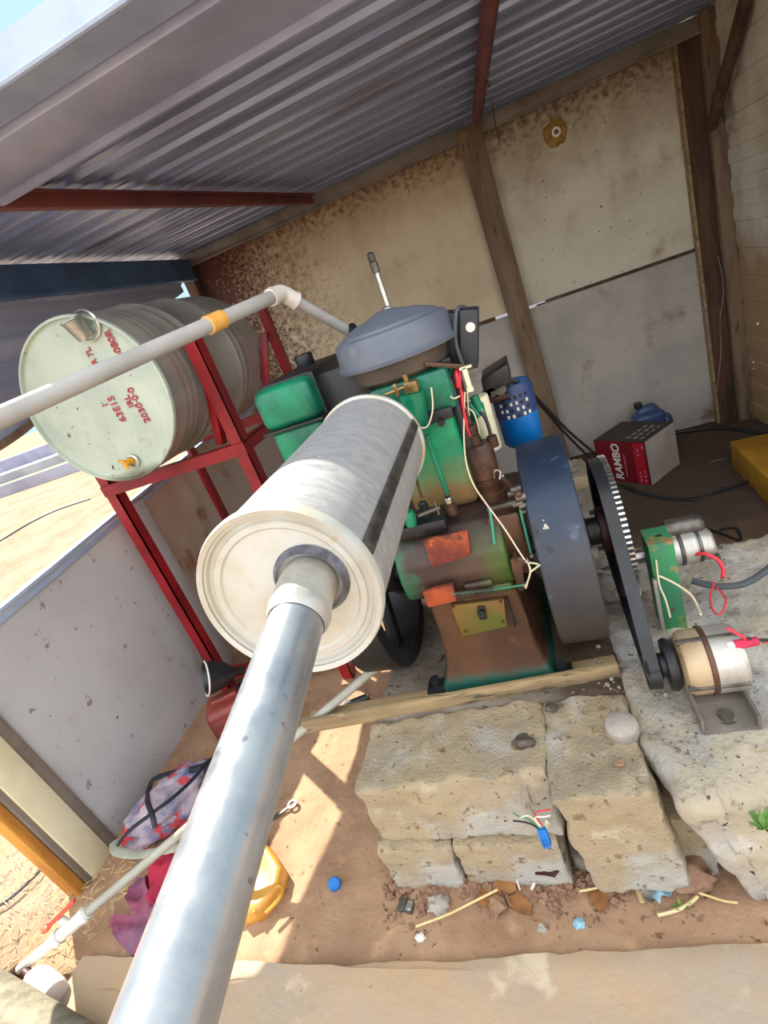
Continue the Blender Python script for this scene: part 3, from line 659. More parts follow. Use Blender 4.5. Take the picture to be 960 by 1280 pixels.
# crankcase
b = MB(); cc = [(1.275, .735), (1.262, .765), (1.256, .80), (1.262, .85), (1.285, .895), (1.325, .925), (1.38, .938), (1.62, .94), (1.70, .91), (1.74, .84), (1.735, .735)]
b.prism([(-.475, y, z) for y, z in cc], (.315, 0, 0), .008); b.b2(-.44, -.17, 1.262, 1.30, .715, .742, .008)
b.b2(-.30, -.22, 1.246, 1.262, .752, .772, .006); ck = b.build('crankcase', m_crank, en, ang=50)
def quadplate(pts, th, name, m, yy, bev=.002, parent=en):
    b = MB(); q = [P(u, v, y=yy) for u, v in pts]; b.prism(q, (0, -th, 0), bev); return b.build(name, m, parent)
b = MB(); q = [P(529, 674, y=1.268), P(584, 662, y=1.268), P(589, 693, y=1.252), P(541, 708, y=1.252)]; nrm = (q[1] - q[0]).cross(q[3] - q[0]).normalized(); nrm = nrm if nrm.y < 0 else -nrm
b.prism([p + nrm * -.006 for p in q], nrm * .016, .002)
for p in q: b.ball(p * .88 + sum(q, V()) * .03 + nrm * .011, .004, u=8, v=6)
pl = b.build('rust_plate', m_rust, en); pl['label'] = 'orange rusted inspection plate'
o = quadplate([(529, 737), (566, 726), (571, 747), (536, 755)], .018, 'rust_plate', m_rust, 1.252); o['label'] = 'small orange rusted plate'
o = quadplate([(563, 754), (630, 746), (634, 780), (578, 793)], .014, 'side_door', m_door, 1.268, .004)
kp = P(602, 764, y=1.25); b = MB(); b.cyl(kp + V((0, .006, 0)), kp + V((0, -.016, 0)), .012, n=6); b.box(kp + V((0, 0, -.006)), (.022, .008, .045), Ry(.12), .003); b.build('door_clamp', m_black, en)
for u, v in ((566, 758), (626, 751), (629, 776), (582, 788)):
    b = MB(); c = P(u, v, y=1.256); b.cyl(c, c + V((0, -.007, 0)), .004, n=6); b.build('bolt', m_brown, en)
b = MB(); b.b2(-.20, -.195, 1.252, 1.268, .60, .70); b.build('door_strip', m_black, en)
# governor spring and rods
s0 = P(570, 742, y=1.235); s1 = P(617, 737, y=1.235); s2 = P(655, 731, y=1.235)
b = MB(); pts = []; d = (s1 - s0); n_ = d.normalized(); a_ = V((0, 0, 1)); c_ = n_.cross(a_)
for i in range(16 * 10 + 1): t = i / 160; pts.append(s0 + d * t + (a_ * math.cos(i * .6283) + c_ * math.sin(i * .6283)) * .0065)
b.tube(pts, .0016, n=5, smooth=False); b.build('governor_spring', m_iron, en)
b = MB(); b.tube([s0 - n_ * .014, s0, s1, s2], .0028, n=7, smooth=False); b.build('governor_rod', m_teal, en)
# bell crank lever at the right
lp = [P(u, v, y=1.235) for u, v in ((638, 700), (650, 697), (662, 699), (661, 704), (652, 706), (656, 732), (654, 739), (648, 739), (640, 711))]
b = MB(); b.prism(lp, (0, .012, 0), .002); c = P(645, 703, y=1.23); b.cyl(c, c + V((0, .05, 0)), .007, n=12); b.build('bell_crank', m_brown, en)
for u, v in ((659, 702), (657, 732)):
    b = MB(); c = P(u, v, y=1.228); b.cyl(c, c + V((0, .014, 0)), .006, n=6); b.build('bolt', m_bright, en)
b = MB(); b.tube([P(657, 735, y=1.222), P(663, 715, y=1.21), P(661, 704, y=1.222), P(672, 705, y=1.2)], .0025, n=6); b.tube([P(663, 715, y=1.21), P(675, 706, y=1.2)], .0025, n=6); b.build('cotter_wire', m_cream, en)
b = MB(); b.tube([P(650, 636, y=1.30), P(664, 692, y=1.25)], .0042, n=8, smooth=False); b.build('pull_rod', m_teal, en)
b = MB(); b.ball(P(665, 695, y=1.245), .008, u=10, v=8); b.build('rod_joint', m_iron, en)
# injection pump column
b = MB(); b.b2(-.198, -.105, 1.30, 1.46, .735, .93, .012); b.build('pump_base', m_brown, en)
pc = P(612, 590, y=1.42); pb = V((pc.x - .01, 1.42, .925))
b = MB(); b.lathe([(0, 0), (.040, 0), (.040, .03), (.033, .034), (.033, .055), (.036, .06), (.036, .066), (.031, .068), (.031, .075), (.037, .08), (.039, .165), (.034, .178), (0, .178)], pb, (.0, 0, 1), 26); b.build('injection_pump', m_brown, en)
b = MB(); t0 = pb + V((-.005, 0, .175)); b.lathe([(0, 0), (.018, 0), (.018, .03), (.013, .033), (.013, .045), (.018, .047), (.018, .06), (.008, .064), (.008, .085), (0, .085)], t0, (0, 0, 1), 18); b.lathe([(0, 0), (.015, 0), (.015, .03), (.009, .034), (0, .034)], t0 + V((.045, .01, -.02)), (0, 0, 1), 14); b.build('delivery_valve', m_brown, en)
b = MB(); b.tube([t0 + V((0, 0, .08)), t0 + V((.0, .0, .12)), t0 + V((-.05, .03, .16)), t0 + V((-.12, .05, .17))], .0035, n=8); b.build('fuel_line', m_iron, en)
b = MB(); b.tube([t0 + V((.045, .01, .012)), t0 + V((.04, .02, .07)), t0 + V((.0, .04, .11)), t0 + V((-.05, .06, .09))], .005, n=8); b.build('fuel_line', m_black, en)
b = MB(); c = P(622, 592, y=1.375); b.tube([c + V((-.012, 0, -.01)), c + V((-.004, -.004, .012)), c + V((.008, 0, .004)), c + V((.002, -.006, -.014)), c + V((.014, 0, -.008))], .0028, n=6); b.build('pump_clip', m_bright, en)
b = MB(); a0 = P(626, 597, y=1.38); a1 = P(648, 618, y=1.30); b.bar(a0, a1, .012, .016, bev=.003); b.ball(a1, .012, u=10, v=8); b.build('rack_lever', m_brown, en)
b = MB()
for (u, v, r) in ((644, 612, .009), (650, 622, .012), (646, 630, .010), (654, 632, .009), (640, 617, .008), (656, 640, .007)):
    c = P(u, v, y=1.30); b.cyl(c + V((-.012, 0, 0)), c + V((.014, .004, 0)), r, n=10)
b.build('governor_joint', m_iron, en)
b = MB(); a0 = P(614, 636, y=1.30); a1 = P(646, 627, y=1.30); b.bar(a0, a1, .014, .014, bev=.003); b.cyl(a0 + V((-.01, 0, 0)), a0 + V((.01, 0, 0)), .008, n=10); b.build('governor_arm', m_iron, en)
b = MB(); b.tube([P(612, 636, y=1.285), P(615, 655, y=1.27), P(618, 680, y=1.25)], .0042, n=8); b.build('stop_lever', m_teal, en)
# cylinder and head
b = MB(); b.b2(-.405, -.205, 1.395, 1.63, .935, 1.225, .03, 4); b.build('cylinder_block', m_greenrust, en)
b = MB(); b.b2(-.41, -.19, 1.385, 1.64, 1.225, 1.335, .012); b.build('cylinder_head', m_green, en)
b = MB(); b.b2(-.30, -.205, 1.372, 1.40, 1.205, 1.235, .004); c = P(552, 528, y=1.37); b.cyl(c, c + V((0, -.012, 0)), .010, n=6); b.build('head_lug', m_black, en)
b = MB(); b.b2(-.205, -.185, 1.40, 1.62, .95, 1.30, .006); b.build('side_plate', m_black, en)
b = MB(); b.tube([P(533, 544, y=1.35), P(559, 617, y=1.35)], .0075, n=10, smooth=False); b.build('pushrod_tube', m_green, en)
b = MB(); b.tube([P(512, 570, y=1.35), P(527, 622, y=1.35)], .0045, n=8, smooth=False); b.build('pushrod', m_brown, en)
for (u, v, m) in ((561, 626, m_bright), (529, 632, m_black)):
    c = P(u, v, y=1.34); b = MB(); b.lathe([(0, -.04), (.018, -.04), (.018, -.012), (.012, -.008), (.012, .008), (.008, .012), (0, .012)], c, (0, 0, 1), 14); b.build('tappet', m_brown if m is m_bright else m, en)
    b = MB(); b.lathe([(.0115, -.006), (.0135, -.004), (.0135, .008), (.010, .012)], c, (0, 0, 1), 14); b.build('tappet_nut', m, en)
b = MB(); a0 = P(523, 645, y=1.30); a1 = P(550, 634, y=1.30); b.tube([a0, a1], .006, n=10, smooth=False); b.tube([P(543, 626, y=1.298), P(549, 643, y=1.298)], .003, n=8, smooth=False); b.build('priming_handle', m_iron, en)
c = P(512, 644, y=1.29); b = MB(); b.lathe([(0, -.03), (.016, -.03), (.017, 0), (.012, .012), (.0, .018)], c, (.15, 0, 1), 14); b.build('oil_filler', m_green, en)
b = MB(); b.b2(-.455, -.30, 1.29, 1.40, .925, .962, .006); b.build('tappet_base', m_black, en)
# fuel filter bowl
c = P(517, 512, y=1.33); cf = V((c.x, 1.335, 1.215))
b = MB(); b.lathe([(0, 0), (.020, .002), (.028, .012), (.033, .06), (.033, .092), (0, .094)], cf, (.05, 0, 1), 26); b.build('fuel_filter', m_green, en)
b = MB(); t = cf + V((.005, 0, .092)); b.box(t + V((.008, 0, .016)), (.036, .032, .03), Ry(.1), .004); b.cyl(t + V((-.01, -.004, .02)), t + V((-.06, -.014, .018)), .005, n=10); b.box(t + V((-.03, -.01, .02)), (.010, .012, .034), None, .002); b.cyl(t + V((.0, 0, .03)), t + V((0, 0, .05)), .007, n=8); b.build('filter_cock', m_brass, en)
b = MB(); b.tube([cf + V((.0, -.03, .01)), cf + V((.025, -.03, .004)), cf + V((.05, -.02, .04)), cf + V((.06, 0, .09))], .002, n=7); b.build('drain_hose', m_wcrm, en)
# air cleaner
AC = V((-.322, 1.505, 1.335)); 
b = MB(); b.lathe([(.0, 0), (.115, 0), (.132, .012), (.143, .052), (.152, .058), (.156, .060)], AC, (0, 0, 1), 56); b.build('filter_bowl', m_airbot, en)
b = MB(); b.lathe([(.158, .058), (.172, .056), (.174, .066), (.168, .072), (.163, .118), (.155, .132), (.14, .136), (.135, .143), (.085, .162), (.06, .166), (.02, .178), (0, .18)], AC, (.0, 0, 1), 64); b.build('filter_cover', m_airtop, en, ang=30)
b = MB(); b.cyl(AC + V((.02, 0, -.01)), AC + V((.02, 0, .01)), .06, n=24); b.b2(AC.x - .06, AC.x + .14, 1.46, 1.54, 1.325, 1.345, .004); b.build('intake_elbow', m_black, en)
# tall chrome pipe
r0 = P(488, 392, y=1.74); r1 = P(463, 318, y=1.74)
b = MB(); b.tube([r0 - V((0, 0, .12)), P(470, 338, y=1.74)], .0085, n=14, smooth=False); vt = MB(); vt.lathe([(.0085, 0), (.0125, .002), (.0125, .030), (.009, .032), (.0112, .036), (.0112, .054), (.006, .060), (0, .060)], P(471, 341, y=1.74), r1 - P(471, 341, y=1.74), 16); vt.build('pipe_tip', m_iron, en)
b.ball(P(483, 386, y=1.735), .012, (1.4, 1, .7), 10, 8); o = b.build('vent_pipe', m_bright, en); o['label'] = 'tall chrome vent pipe'
# control boxes
q0 = P(587, 457, y=1.53); q1 = P(587, 385, y=1.53); b = MB(); b.bar(q0, q1, .048, .095, up=(0, 1, 0), bev=.004); cb = b.build('control_box', m_blackpl, en)
c = P(588, 409, y=1.482); b = MB(); b.cyl(c + V((0, .003, 0)), c + V((0, -.0008, 0)), .0125, n=24); o = b.build('round_sticker', m_white, cb); o['label'] = 'round white sticker'
q0 = P(566, 459, y=1.57); q1 = P(565, 389, y=1.57); b = MB(); b.bar(q0, q1, .055, .11, up=(0, 1, 0), bev=.004); b.build('control_box', m_black, en)
b = MB(); b.tube([P(578, 455, y=1.47), P(570, 430, y=1.47), P(569, 405, y=1.475), P(572, 386, y=1.49), P(582, 384, y=1.52)], .0055, n=8); b.build('box_cable', m_wgry, en)
# bracket under boxes and wiring
b = MB(); b.bar(P(530, 455, y=1.40), P(590, 459, y=1.44), .02, .012, bev=.002); b.build('box_bracket', m_brown, en)
c = P(583, 470, y=1.42); b = MB(); b.b2(c.x - .006, c.x + .007, 1.41, 1.425, c.z - .03, c.z + .025, .002); b.b2(c.x - .008, c.x + .009, 1.408, 1.427, c.z - .042, c.z - .03, .002); b.b2(c.x - .012, c.x + .02, 1.41, 1.42, c.z + .02, c.z + .026); b.build('wire_connector', m_cream, en)
def wire(n, px, r, m, parent=en, label=None):
    b = MB(); b.tube([P(u, v, y=y) for u, v, y in px], r, n=7); o = b.build(n, m, parent)
    if label: o['label'] = label
    return o
wire('loom_wire', [(570, 458, 1.44), (571, 470, 1.42), (573, 484, 1.42)], .006, m_wred)
wire('loom_wire', [(575, 458, 1.44), (575, 474, 1.42), (576, 490, 1.42), (580, 515, 1.41), (587, 540, 1.42), (592, 560, 1.44)], .004, m_wred)
wire('loom_wire', [(577, 488, 1.41), (579, 510, 1.40), (584, 535, 1.40), (592, 556, 1.42)], .0036, m_wred)
wire('loom_wire', [(582, 535, 1.42), (588, 556, 1.44), (594, 572, 1.46)], .004, m_wpur)
wire('throttle_wire', [(581, 490, 1.41), (580, 520, 1.40), (580, 550, 1.38), (583, 580, 1.36), (592, 606, 1.33), (608, 630, 1.29), (630, 660, 1.26), (648, 688, 1.24), (656, 700, 1.228)], .0022, m_wcrm, label='long cream throttle wire')
wire('loom_wire', [(584, 490, 1.41), (586, 515, 1.42), (592, 535, 1.43), (597, 550, 1.44)], .0018, m_wcrm)
wire('loom_wire', [(585, 510, 1.43), (592, 516, 1.42), (597, 530, 1.42), (600, 545, 1.43)], .002, m_cream)
wire('loom_wire', [(560, 490, 1.40), (566, 498, 1.38), (575, 495, 1.38)], .002, m_cream)
for (u0, v0, u1, v1, r) in ((565, 468, 572, 505, .006), (586, 505, 600, 520, .010), (592, 495, 600, 512, .012)):
    b = MB(); b.tube([P(u0, v0, y=1.45), P(u1, v1, y=1.45)], r, n=10, smooth=False); b.build('green_fitting', m_green, en)
# striped oil filter
c = P(604, 530, y=1.56); b = MB(); b.cyl((c.x, 1.56, 1.03), (c.x, 1.56, 1.20), .036, n=28, bev=.006); of = b.build('oil_filter', m_cream, en)
b = MB()
for a0, a1 in ((-2.55, -1.95), (-1.2, -1.0)):
    pts = [(c.x + .0368 * math.cos(a0 + (a1 - a0) * i / 8), 1.56 + .0368 * math.sin(a0 + (a1 - a0) * i / 8)) for i in range(9)]
    g = bmesh.new(); lo = [g.verts.new((x, y, 1.045)) for x, y in pts]; hi = [g.verts.new((x, y, 1.185)) for x, y in pts]
    for i in range(8): g.faces.new((lo[i], lo[i + 1], hi[i + 1], hi[i]))
    ret = bmesh.ops.extrude_face_region(g, geom=list(g.faces)); bmesh.ops.translate(g, verts=[v for v in ret['geom'] if isinstance(v, bmesh.types.BMVert)], vec=(0, .002, 0)); b._add(g)
b.build('green_stripe', m_green, of)
# dynamo with louvres
DY = V((-.062, 1.76, .96))
b = MB(); b.lathe([(0, 0), (.055, 0), (.064, .012), (.066, .10), (.066, .19), (.058, .205), (0, .207)], DY, (0, 0, 1), 36); dy = b.build('dynamo', m_blue, en); dy['label'] = 'blue dynamo with a vent grille'
b = MB(); b.lathe([(.0672, .105), (.0672, .19), (.059, .206)], DY, (0, 0, 1), 36); b.build('dynamo_shade', m_navy, dy)  # shadow of the black plate above, painted on as a navy band
for r_ in range(4):
    for k in range(6):
        a_ = math.radians(-128 + k * 15); z_ = DY.z + .112 + r_ * .02; d_ = V((math.cos(a_), math.sin(a_), 0))
        b = MB(); b.box(V((DY.x, DY.y, z_)) + d_ * .0675, (.008, .003, .011), Rz(a_ + PI / 2), .001); b.build('vent_slot', m_cream if r_ < 3 and (k + r_) % 3 else m_black, dy)
b = MB(); q = [P(601, 476, y=1.62), P(634, 455, y=1.62), P(640, 478, y=1.62), P(606, 496, y=1.62)]; b.prism(q, (.0, .16, .0), .003); b.build('belt_guard', m_black, en)
b = MB()
for (u, v, r) in ((608, 493, .014), (615, 490, .014), (625, 486, .018)): c = P(u, v, y=1.63); b.cyl(c + V((0, .02, 0)), c + V((0, -.01, 0)), r, n=14)
b.build('terminal', m_iron, en)
b = MB(); b.bar(P(603, 503, y=1.66), P(636, 494, y=1.66), .02, .016, bev=.002); b.build('dynamo_bracket', m_maroon, en)
wire('dynamo_cable', [(632, 482, 1.72), (650, 484, 1.74), (675, 505, 1.95), (705, 540, 2.25), (735, 570, 2.7)], .006, m_wblk)
wire('dynamo_cable', [(634, 474, 1.72), (655, 482, 1.76), (685, 512, 2.0), (712, 540, 2.3), (745, 568, 2.75)], .006, m_wblk)
# fuel tank
TK = (-.765, -.575, 1.425, 1.82, 1.155, 1.425)
b = MB(); b.b2(TK[0], TK[1], TK[2], TK[3], 1.30, TK[5], .03, 4); ft = b.build('fuel_tank', m_green, en)
b = MB(); b.b2(TK[0] + .012, TK[1] - .006, TK[2] + .006, TK[3] - .006, TK[4], 1.302, .02, 3); b.build('tank_bottom', m_green, ft)
b = MB(); b.b2(TK[0] - .006, TK[1] + .006, TK[2] - .007, TK[3] + .006, 1.296, 1.304, .002); b.build('tank_flange', m_black, ft)
b = MB(); b.b2(TK[0] + .02, TK[1] - .006, TK[2] + .06, TK[3] - .02, 1.420, 1.43, .004); b.b2(TK[1] - .02, TK[1] + .004, TK[2] + .05, TK[3] - .02, 1.16, 1.428, .004); b.build('tank_band', m_black, ft)
c = P(383, 456, y=1.72); b = MB(); b.cyl((c.x, 1.72, 1.425), (c.x, 1.72, 1.468), .030, .032, 24, bev=.005); b.build('tank_cap', m_black, ft)
b = MB(); b.b2(-.58, -.40, 1.55, 1.75, 1.25, 1.38, .01); b.b2(-.575, -.43, 1.50, 1.54, 1.20, 1.41, .004); b.build('tank_bracket', m_black, en)
b = MB(); b.tube([(-.50, 1.78, 1.49), (-.46, 1.70, 1.44), (-.40, 1.64, 1.33)], .016, n=12); b.build('water_outlet', m_black, en)
# flywheels
def flywheel(x0, x1, m, first):
    b = MB(); c = V((0, 1.5, .716)); Ro, Ri = .312, .255; xa, xb = x0, x1
    b.lathe([(Ri, 0), (Ri + .004, -.0), (Ro - .004, 0), (Ro, .004), (Ro, xb - xa - .004), (Ro - .004, xb - xa), (Ri, xb - xa), (Ri, 0)], (xa, c.y, c.z), (1, 0, 0), 96)
    f = b.build('flywheel', m, en, ang=40)
    b = MB(); b.lathe([(0, -.012), (.05, -.012), (.062, .0), (.062, xb - xa), (.05, xb - xa + .012), (0, xb - xa + .012)], (xa, c.y, c.z), (1, 0, 0), 32); b.build('hub', m_flydk, f)
    for k in range(6):
        a = k * PI / 3 + .3; d = V((0, math.cos(a), math.sin(a))); b = MB(); xm = (xa + xb) / 2
        b.bar(V((xm, c.y, c.z)) + d * .055, V((xm, c.y, c.z)) + d * (Ri + .006), .05, .038, up=(1, 0, 0), bev=.008); b.build('spoke', m_flydk, f)
    return f
flywheel(-.085, .046, m_fly, True); o = flywheel(-.705, -.575, m_flydk, False)
b = MB(); b.cyl((-.72, 1.5, .716), (.13, 1.5, .716), .030, n=24); b.build('crankshaft', m_black, en)
for (x, y) in ((-.105, 1.262), (-.49, 1.27), (-.105, 1.74), (-.49, 1.74)):
    b = MB(); b.b2(x - .03, x + .03, y - .03, y + .03, .402, .418, .004); b.cyl((x, y, .418), (x, y, .445), .015, n=6); b.build('foot_bolt', m_black, en)

# toothed flywheel on the shaft end
tw = thing('ring_gear_wheel', 'thin toothed starter wheel on the shaft end right of the wide flywheel', 'gear wheel', (.13, 1.5, .716 - .22))
GC = V((.104, 1.5, .716)); GR = .212
b = MB(); b.lathe([(0, .018), (.175, .018), (.185, .002), (GR - .010, .0), (GR - .006, .003), (GR - .006, .032), (.185, .032), (.17, .026), (0, .026)], GC, (1, 0, 0), 96); b.build('wheel_disc', m_flydk, tw)
b = MB(); b.mi = 1; b.lathe([(GR - .012, .031), (GR - .004, .031), (GR - .004, .046), (GR - .02, .046)], GC, (1, 0, 0), 120); b.mi = 0
for k in range(88):
    a = 2 * PI * k / 88; d = V((0, math.cos(a), math.sin(a))); t_ = V((0, -math.sin(a), math.cos(a)))
    b.box(GC + V((.0385, 0, 0)) + d * GR, (.0155, .0062, .010), Matrix((V((1, 0, 0)), t_, d)).transposed())
o = b.build('toothed_ring', [m_bright, m_flydk], tw); o['label'] = 'bright toothed ring'
b = MB(); b.cyl((.048, 1.5, .716), (.092, 1.5, .716), .042, n=28); b.build('shaft_coupling', m_black, tw)
b = MB(); b.cyl((.09, 1.5, .716), (.118, 1.5, .716), .068, n=32, bev=.004); b.build('hub_flange', m_maroon, tw)
for k in range(4):
    a = k * PI / 2 + PI * .83; b = MB(); y_, z_ = 1.5 + .055 * math.cos(a), .716 + .055 * math.sin(a); b.cyl((.075, y_, z_), (.098, y_, z_), .008, n=6); b.build('hub_bolt', m_iron, tw)

# belt to the alternator
PUL = V((.119, 1.135, .485)); pr_ = .034; c0 = V((.119, 1.5, .716)); R0 = .2065
dv = PUL - c0; Ld = dv.length; base = math.atan2(dv.z, dv.y); al = math.acos((R0 - pr_) / Ld)
pts = []
for i in range(49): a = base + al + (2 * PI - 2 * al) * i / 48; pts.append(c0 + V((0, math.cos(a), math.sin(a))) * R0)
for i in range(17): a = base - al + 2 * al * i / 16; pts.append(PUL + V((0, math.cos(a), math.sin(a))) * pr_)
g = bmesh.new(); n_ = len(pts); cen = sum(pts, V()) / n_; rows = []
for i, p in enumerate(pts):
    tv = (pts[(i + 1) % n_] - pts[i - 1]).normalized(); nv = V((0, tv.z, -tv.y))
    rows.append([g.verts.new(p + V((dx, 0, 0)) + nv * dn) for dx, dn in ((-.013, 0), (.013, 0), (.016, .007), (-.016, .007))])
for i in range(n_):
    A_, B_ = rows[i], rows[(i + 1) % n_]
    for j in range(4): g.faces.new((A_[j], A_[(j + 1) % 4], B_[(j + 1) % 4], B_[j]))
b = MB(); b._add(g); tag(b.build('drive_belt', m_black), 'black rubber drive belt from the toothed wheel down to the alternator', 'belt')

# ================================================================== ALTERNATOR, STARTER, BRACKET
AL = V((.180, 1.135, .505))
at = thing('alternator', 'dusty aluminium alternator bolted on the broken slab at the right', 'alternator', (.27, 1.135, .415))
b = MB(); b.lathe([(0, 0), (.056, 0), (.073, .008), (.079, .02), (.079, .06), (.075, .064)], AL, (1, 0, 0), 40); b.build('front_housing', M('dusty_tan_aluminium', (186, 166, 134), (160, 134, 104), 9, .5, .35, bump=.12, bscale=40, spots=[((126, 84, 62), 9, .6, .1)]), at)
b = MB(); b.lathe([(.075, .060), (.082, .062), (.082, .070), (.080, .074), (.080, .124), (.073, .136), (.05, .142), (0, .142)], AL, (1, 0, 0), 40); b.build('rear_housing', m_alu, at)
b = MB(); b.lathe([(.0805, .056), (.083, .058), (.083, .068), (.0805, .070)], AL, (1, 0, 0), 40); b.build('stator_band', m_brown, at)
b = MB(); b.lathe([(.0, -.078), (.028, -.078), (.038, -.072), (.032, -.070), (.032, -.046), (.038, -.044), (.03, -.04), (.03, -.02), (0, -.02)], AL, (1, 0, 0), 28); b.build('pulley', m_black, at)
b = MB(); b.lathe([(.02, -.03), (.062, -.028), (.066, -.018), (.06, -.006), (.02, -.004)], AL, (1, 0, 0), 28); b.build('fan', m_black, at)
for k in range(4):
    a = k * PI / 2 + .18; y_, z_ = AL.y + .076 * math.cos(a), AL.z + .076 * math.sin(a); b = MB(); b.cyl((AL.x + .002, y_, z_), (AL.x + .13, y_, z_), .007, n=8); b.build('through_bolt', m_iron, at)
b = MB(); b.b2(AL.x + .01, AL.x + .12, 1.07, 1.20, .415, .428, .002)
b.prism([(AL.x + .01, 1.08, .42), (AL.x + .01, 1.0, .408), (AL.x + .12, 1.0, .408), (AL.x + .12, 1.08, .42)], (0, 0, .008)); b.b2(AL.x + .005, AL.x + .011, 1.0, 1.19, .408, .45); b.b2(AL.x + .119, AL.x + .126, 1.0, 1.19, .408, .45); b.build('mount_bracket', m_angle, at)
b = MB(); b.cyl((AL.x + .065, 1.035, .414), (AL.x + .065, 1.035, .432), .017, n=6); b.cyl((AL.x + .065, 1.035, .412), (AL.x + .065, 1.035, .419), .024, n=18); b.build('mount_bolt', m_iron, at)
b = MB(); c = P(930, 805, y=1.10); b.cyl(c + V((-.02, 0, 0)), c + V((.03, 0, .004)), .012, .010, 14, bev=.002); o = b.build('terminal_cap', m_pinkrag, at); o['label'] = 'red terminal cap'
b = MB(); b.cyl(c + V((-.035, 0, 0)), c + V((-.018, 0, 0)), .010, n=14); b.build('terminal_post', m_white, at)

gb = thing('starter_bracket', 'chipped green steel box bracket standing between belt and starter motor', 'bracket', (.238, 1.43, .40))
b = MB(); x0, x1, y0, y1, z0, z1 = .196, .262, 1.38, 1.468, .40, .705
b.b2(x0, x1, y0, y1, z0, z1 - .004, .004); body = b.build('box_tube', m_greensteel, gb)
hc = P(822, 669, z=z1)
b = MB(); g = bmesh.new(); oc = [(x0, y0), (x1, y0), (x1, y1), (x0, y1)]; hv = [g.verts.new((hc.x + .011 * math.cos(i * PI / 8), hc.y + .009 * math.sin(i * PI / 8), z1)) for i in range(16)]
ov = [g.verts.new((x0 + (x1 - x0) * min(1, max(0, .5 + .75 * math.cos(i * PI / 8))), y0 + (y1 - y0) * min(1, max(0, .5 + .75 * math.sin(i * PI / 8))), z1)) for i in range(16)]
for i in range(16): g.faces.new((hv[i], hv[(i + 1) % 16], ov[(i + 1) % 16], ov[i]))
ret = bmesh.ops.extrude_face_region(g, geom=list(g.faces)); bmesh.ops.translate(g, verts=[v for v in ret['geom'] if isinstance(v, bmesh.types.BMVert)], vec=(0, 0, -.004)); b._add(g); b.build('drilled_top', m_greensteel, gb)
b = MB(); b.cyl((hc.x, hc.y, z1 - .010), (hc.x, hc.y, z1 - .0035), .0125, n=16); b.build('drilled_hole', m_brown, gb)
b = MB(); b.b2(x0 - .006, x0 + .004, y0 - .02, y0 - .004, .42, .60, .002); b.build('side_flange', m_alu, gb)
sm = thing('starter_motor', 'silver starter motor behind the chipped green bracket', 'starter motor', (.33, 1.52, .53))
SC = V((.26, 1.50, .60))
b = MB(); b.lathe([(0, 0), (.05, 0), (.05, .075), (.047, .078), (.047, .115), (.04, .122), (0, .122)], SC, (1, 0, 0), 32); b.build('motor_body', m_alu, sm)
b = MB(); b.lathe([(.0505, .03), (.052, .032), (.052, .04), (.0505, .042)], SC, (1, 0, 0), 32); b.lathe([(.048, .08), (.05, .082), (.05, .088), (.048, .09)], SC, (1, 0, 0), 32); b.build('body_band', m_iron, sm)
b = MB(); b.lathe([(0, 0), (.028, 0), (.028, .09), (.02, .10), (0, .10)], SC + V((.01, .02, .06)), (1, 0, 0), 24); b.build('solenoid', m_iron, sm)
b = MB(); b.lathe([(0, -.10), (.014, -.10), (.014, -.02), (.03, -.01), (.03, 0)], SC, (1, 0, 0), 20); b.build('drive_nose', m_alu, sm)
b = MB(); b.lathe([(0, -.085), (.018, -.085), (.018, -.06), (0, -.06)], SC, (1, 0, 0), 20)
for k in range(10):
    a = k * PI / 5; d = V((0, math.cos(a), math.sin(a))); b.box(SC + V((-.0725, 0, 0)) + d * .019, (.025, .006, .008), Matrix((V((1, 0, 0)), V((0, -d.z, d.y)), d)).transposed())
b.build('pinion', m_bright, sm)
b = MB(); b.b2(.395, .405, 1.48, 1.50, .585, .60, .002); b.b2(.37, .385, 1.44, 1.46, .575, .59, .002); b.build('terminal', m_iron, sm)
def cable(name, px, r, m, label, cat='cable', grp=None):
    b = MB(); b.tube([P(q[0], q[1], **q[2]) for q in px], r, n=8); return tag(b.build(name, m), label, cat, grp)
Y = lambda y: dict(y=y)
Z = lambda z: dict(z=z)
cable('battery_cable', [(865, 694, Y(1.46)), (880, 692, Y(1.44)), (897, 700, Y(1.42)), (904, 712, Y(1.40)), (903, 722, Y(1.38))], .0055, m_wred, 'thick red wire looping off the starter motor')
cable('battery_cable', [(866, 726, Y(1.42)), (880, 730, Y(1.40)), (900, 733, Y(1.38)), (925, 731, Y(1.37)), (945, 722, Y(1.37)), (975, 700, Y(1.37))], .009, m_wgry, 'thick dark grey cable leaving the starter motor to the right')
cable('thin_wire', [(893, 728, Y(1.38)), (888, 745, Y(1.33)), (891, 762, Y(1.28)), (900, 768, Y(1.26)), (907, 755, Y(1.29)), (905, 745, Y(1.33)), (896, 734, Y(1.37))], .0026, m_wred, 'thin pink red wire loop between starter and alternator')
cable('thin_wire', [(908, 785, Y(1.12)), (918, 790, Y(1.11)), (930, 797, Y(1.10)), (937, 802, Y(1.10)), (950, 800, Y(1.12)), (975, 806, Y(1.12))], .004, m_wred, 'red wire bundle at the back of the alternator')
cable('thin_wire', [(935, 798, Y(1.095)), (943, 800, Y(1.11)), (975, 800, Y(1.13))], .004, m_wblk, 'black wire stub joined to the red wire bundle')
cable('thin_wire', [(824, 720, Y(1.37)), (833, 724, Y(1.36)), (848, 732, Y(1.34)), (864, 744, Y(1.31)), (872, 758, Y(1.27)), (876, 768, Y(1.22))], .003, m_wcrm, 'cream wire running from the green bracket down to the alternator')
cable('thin_wire', [(820, 700, Y(1.375)), (824, 730, Y(1.36)), (832, 750, Y(1.34)), (838, 772, Y(1.3))], .0026, m_wcrm, 'pale wire hanging down the front of the green bracket')

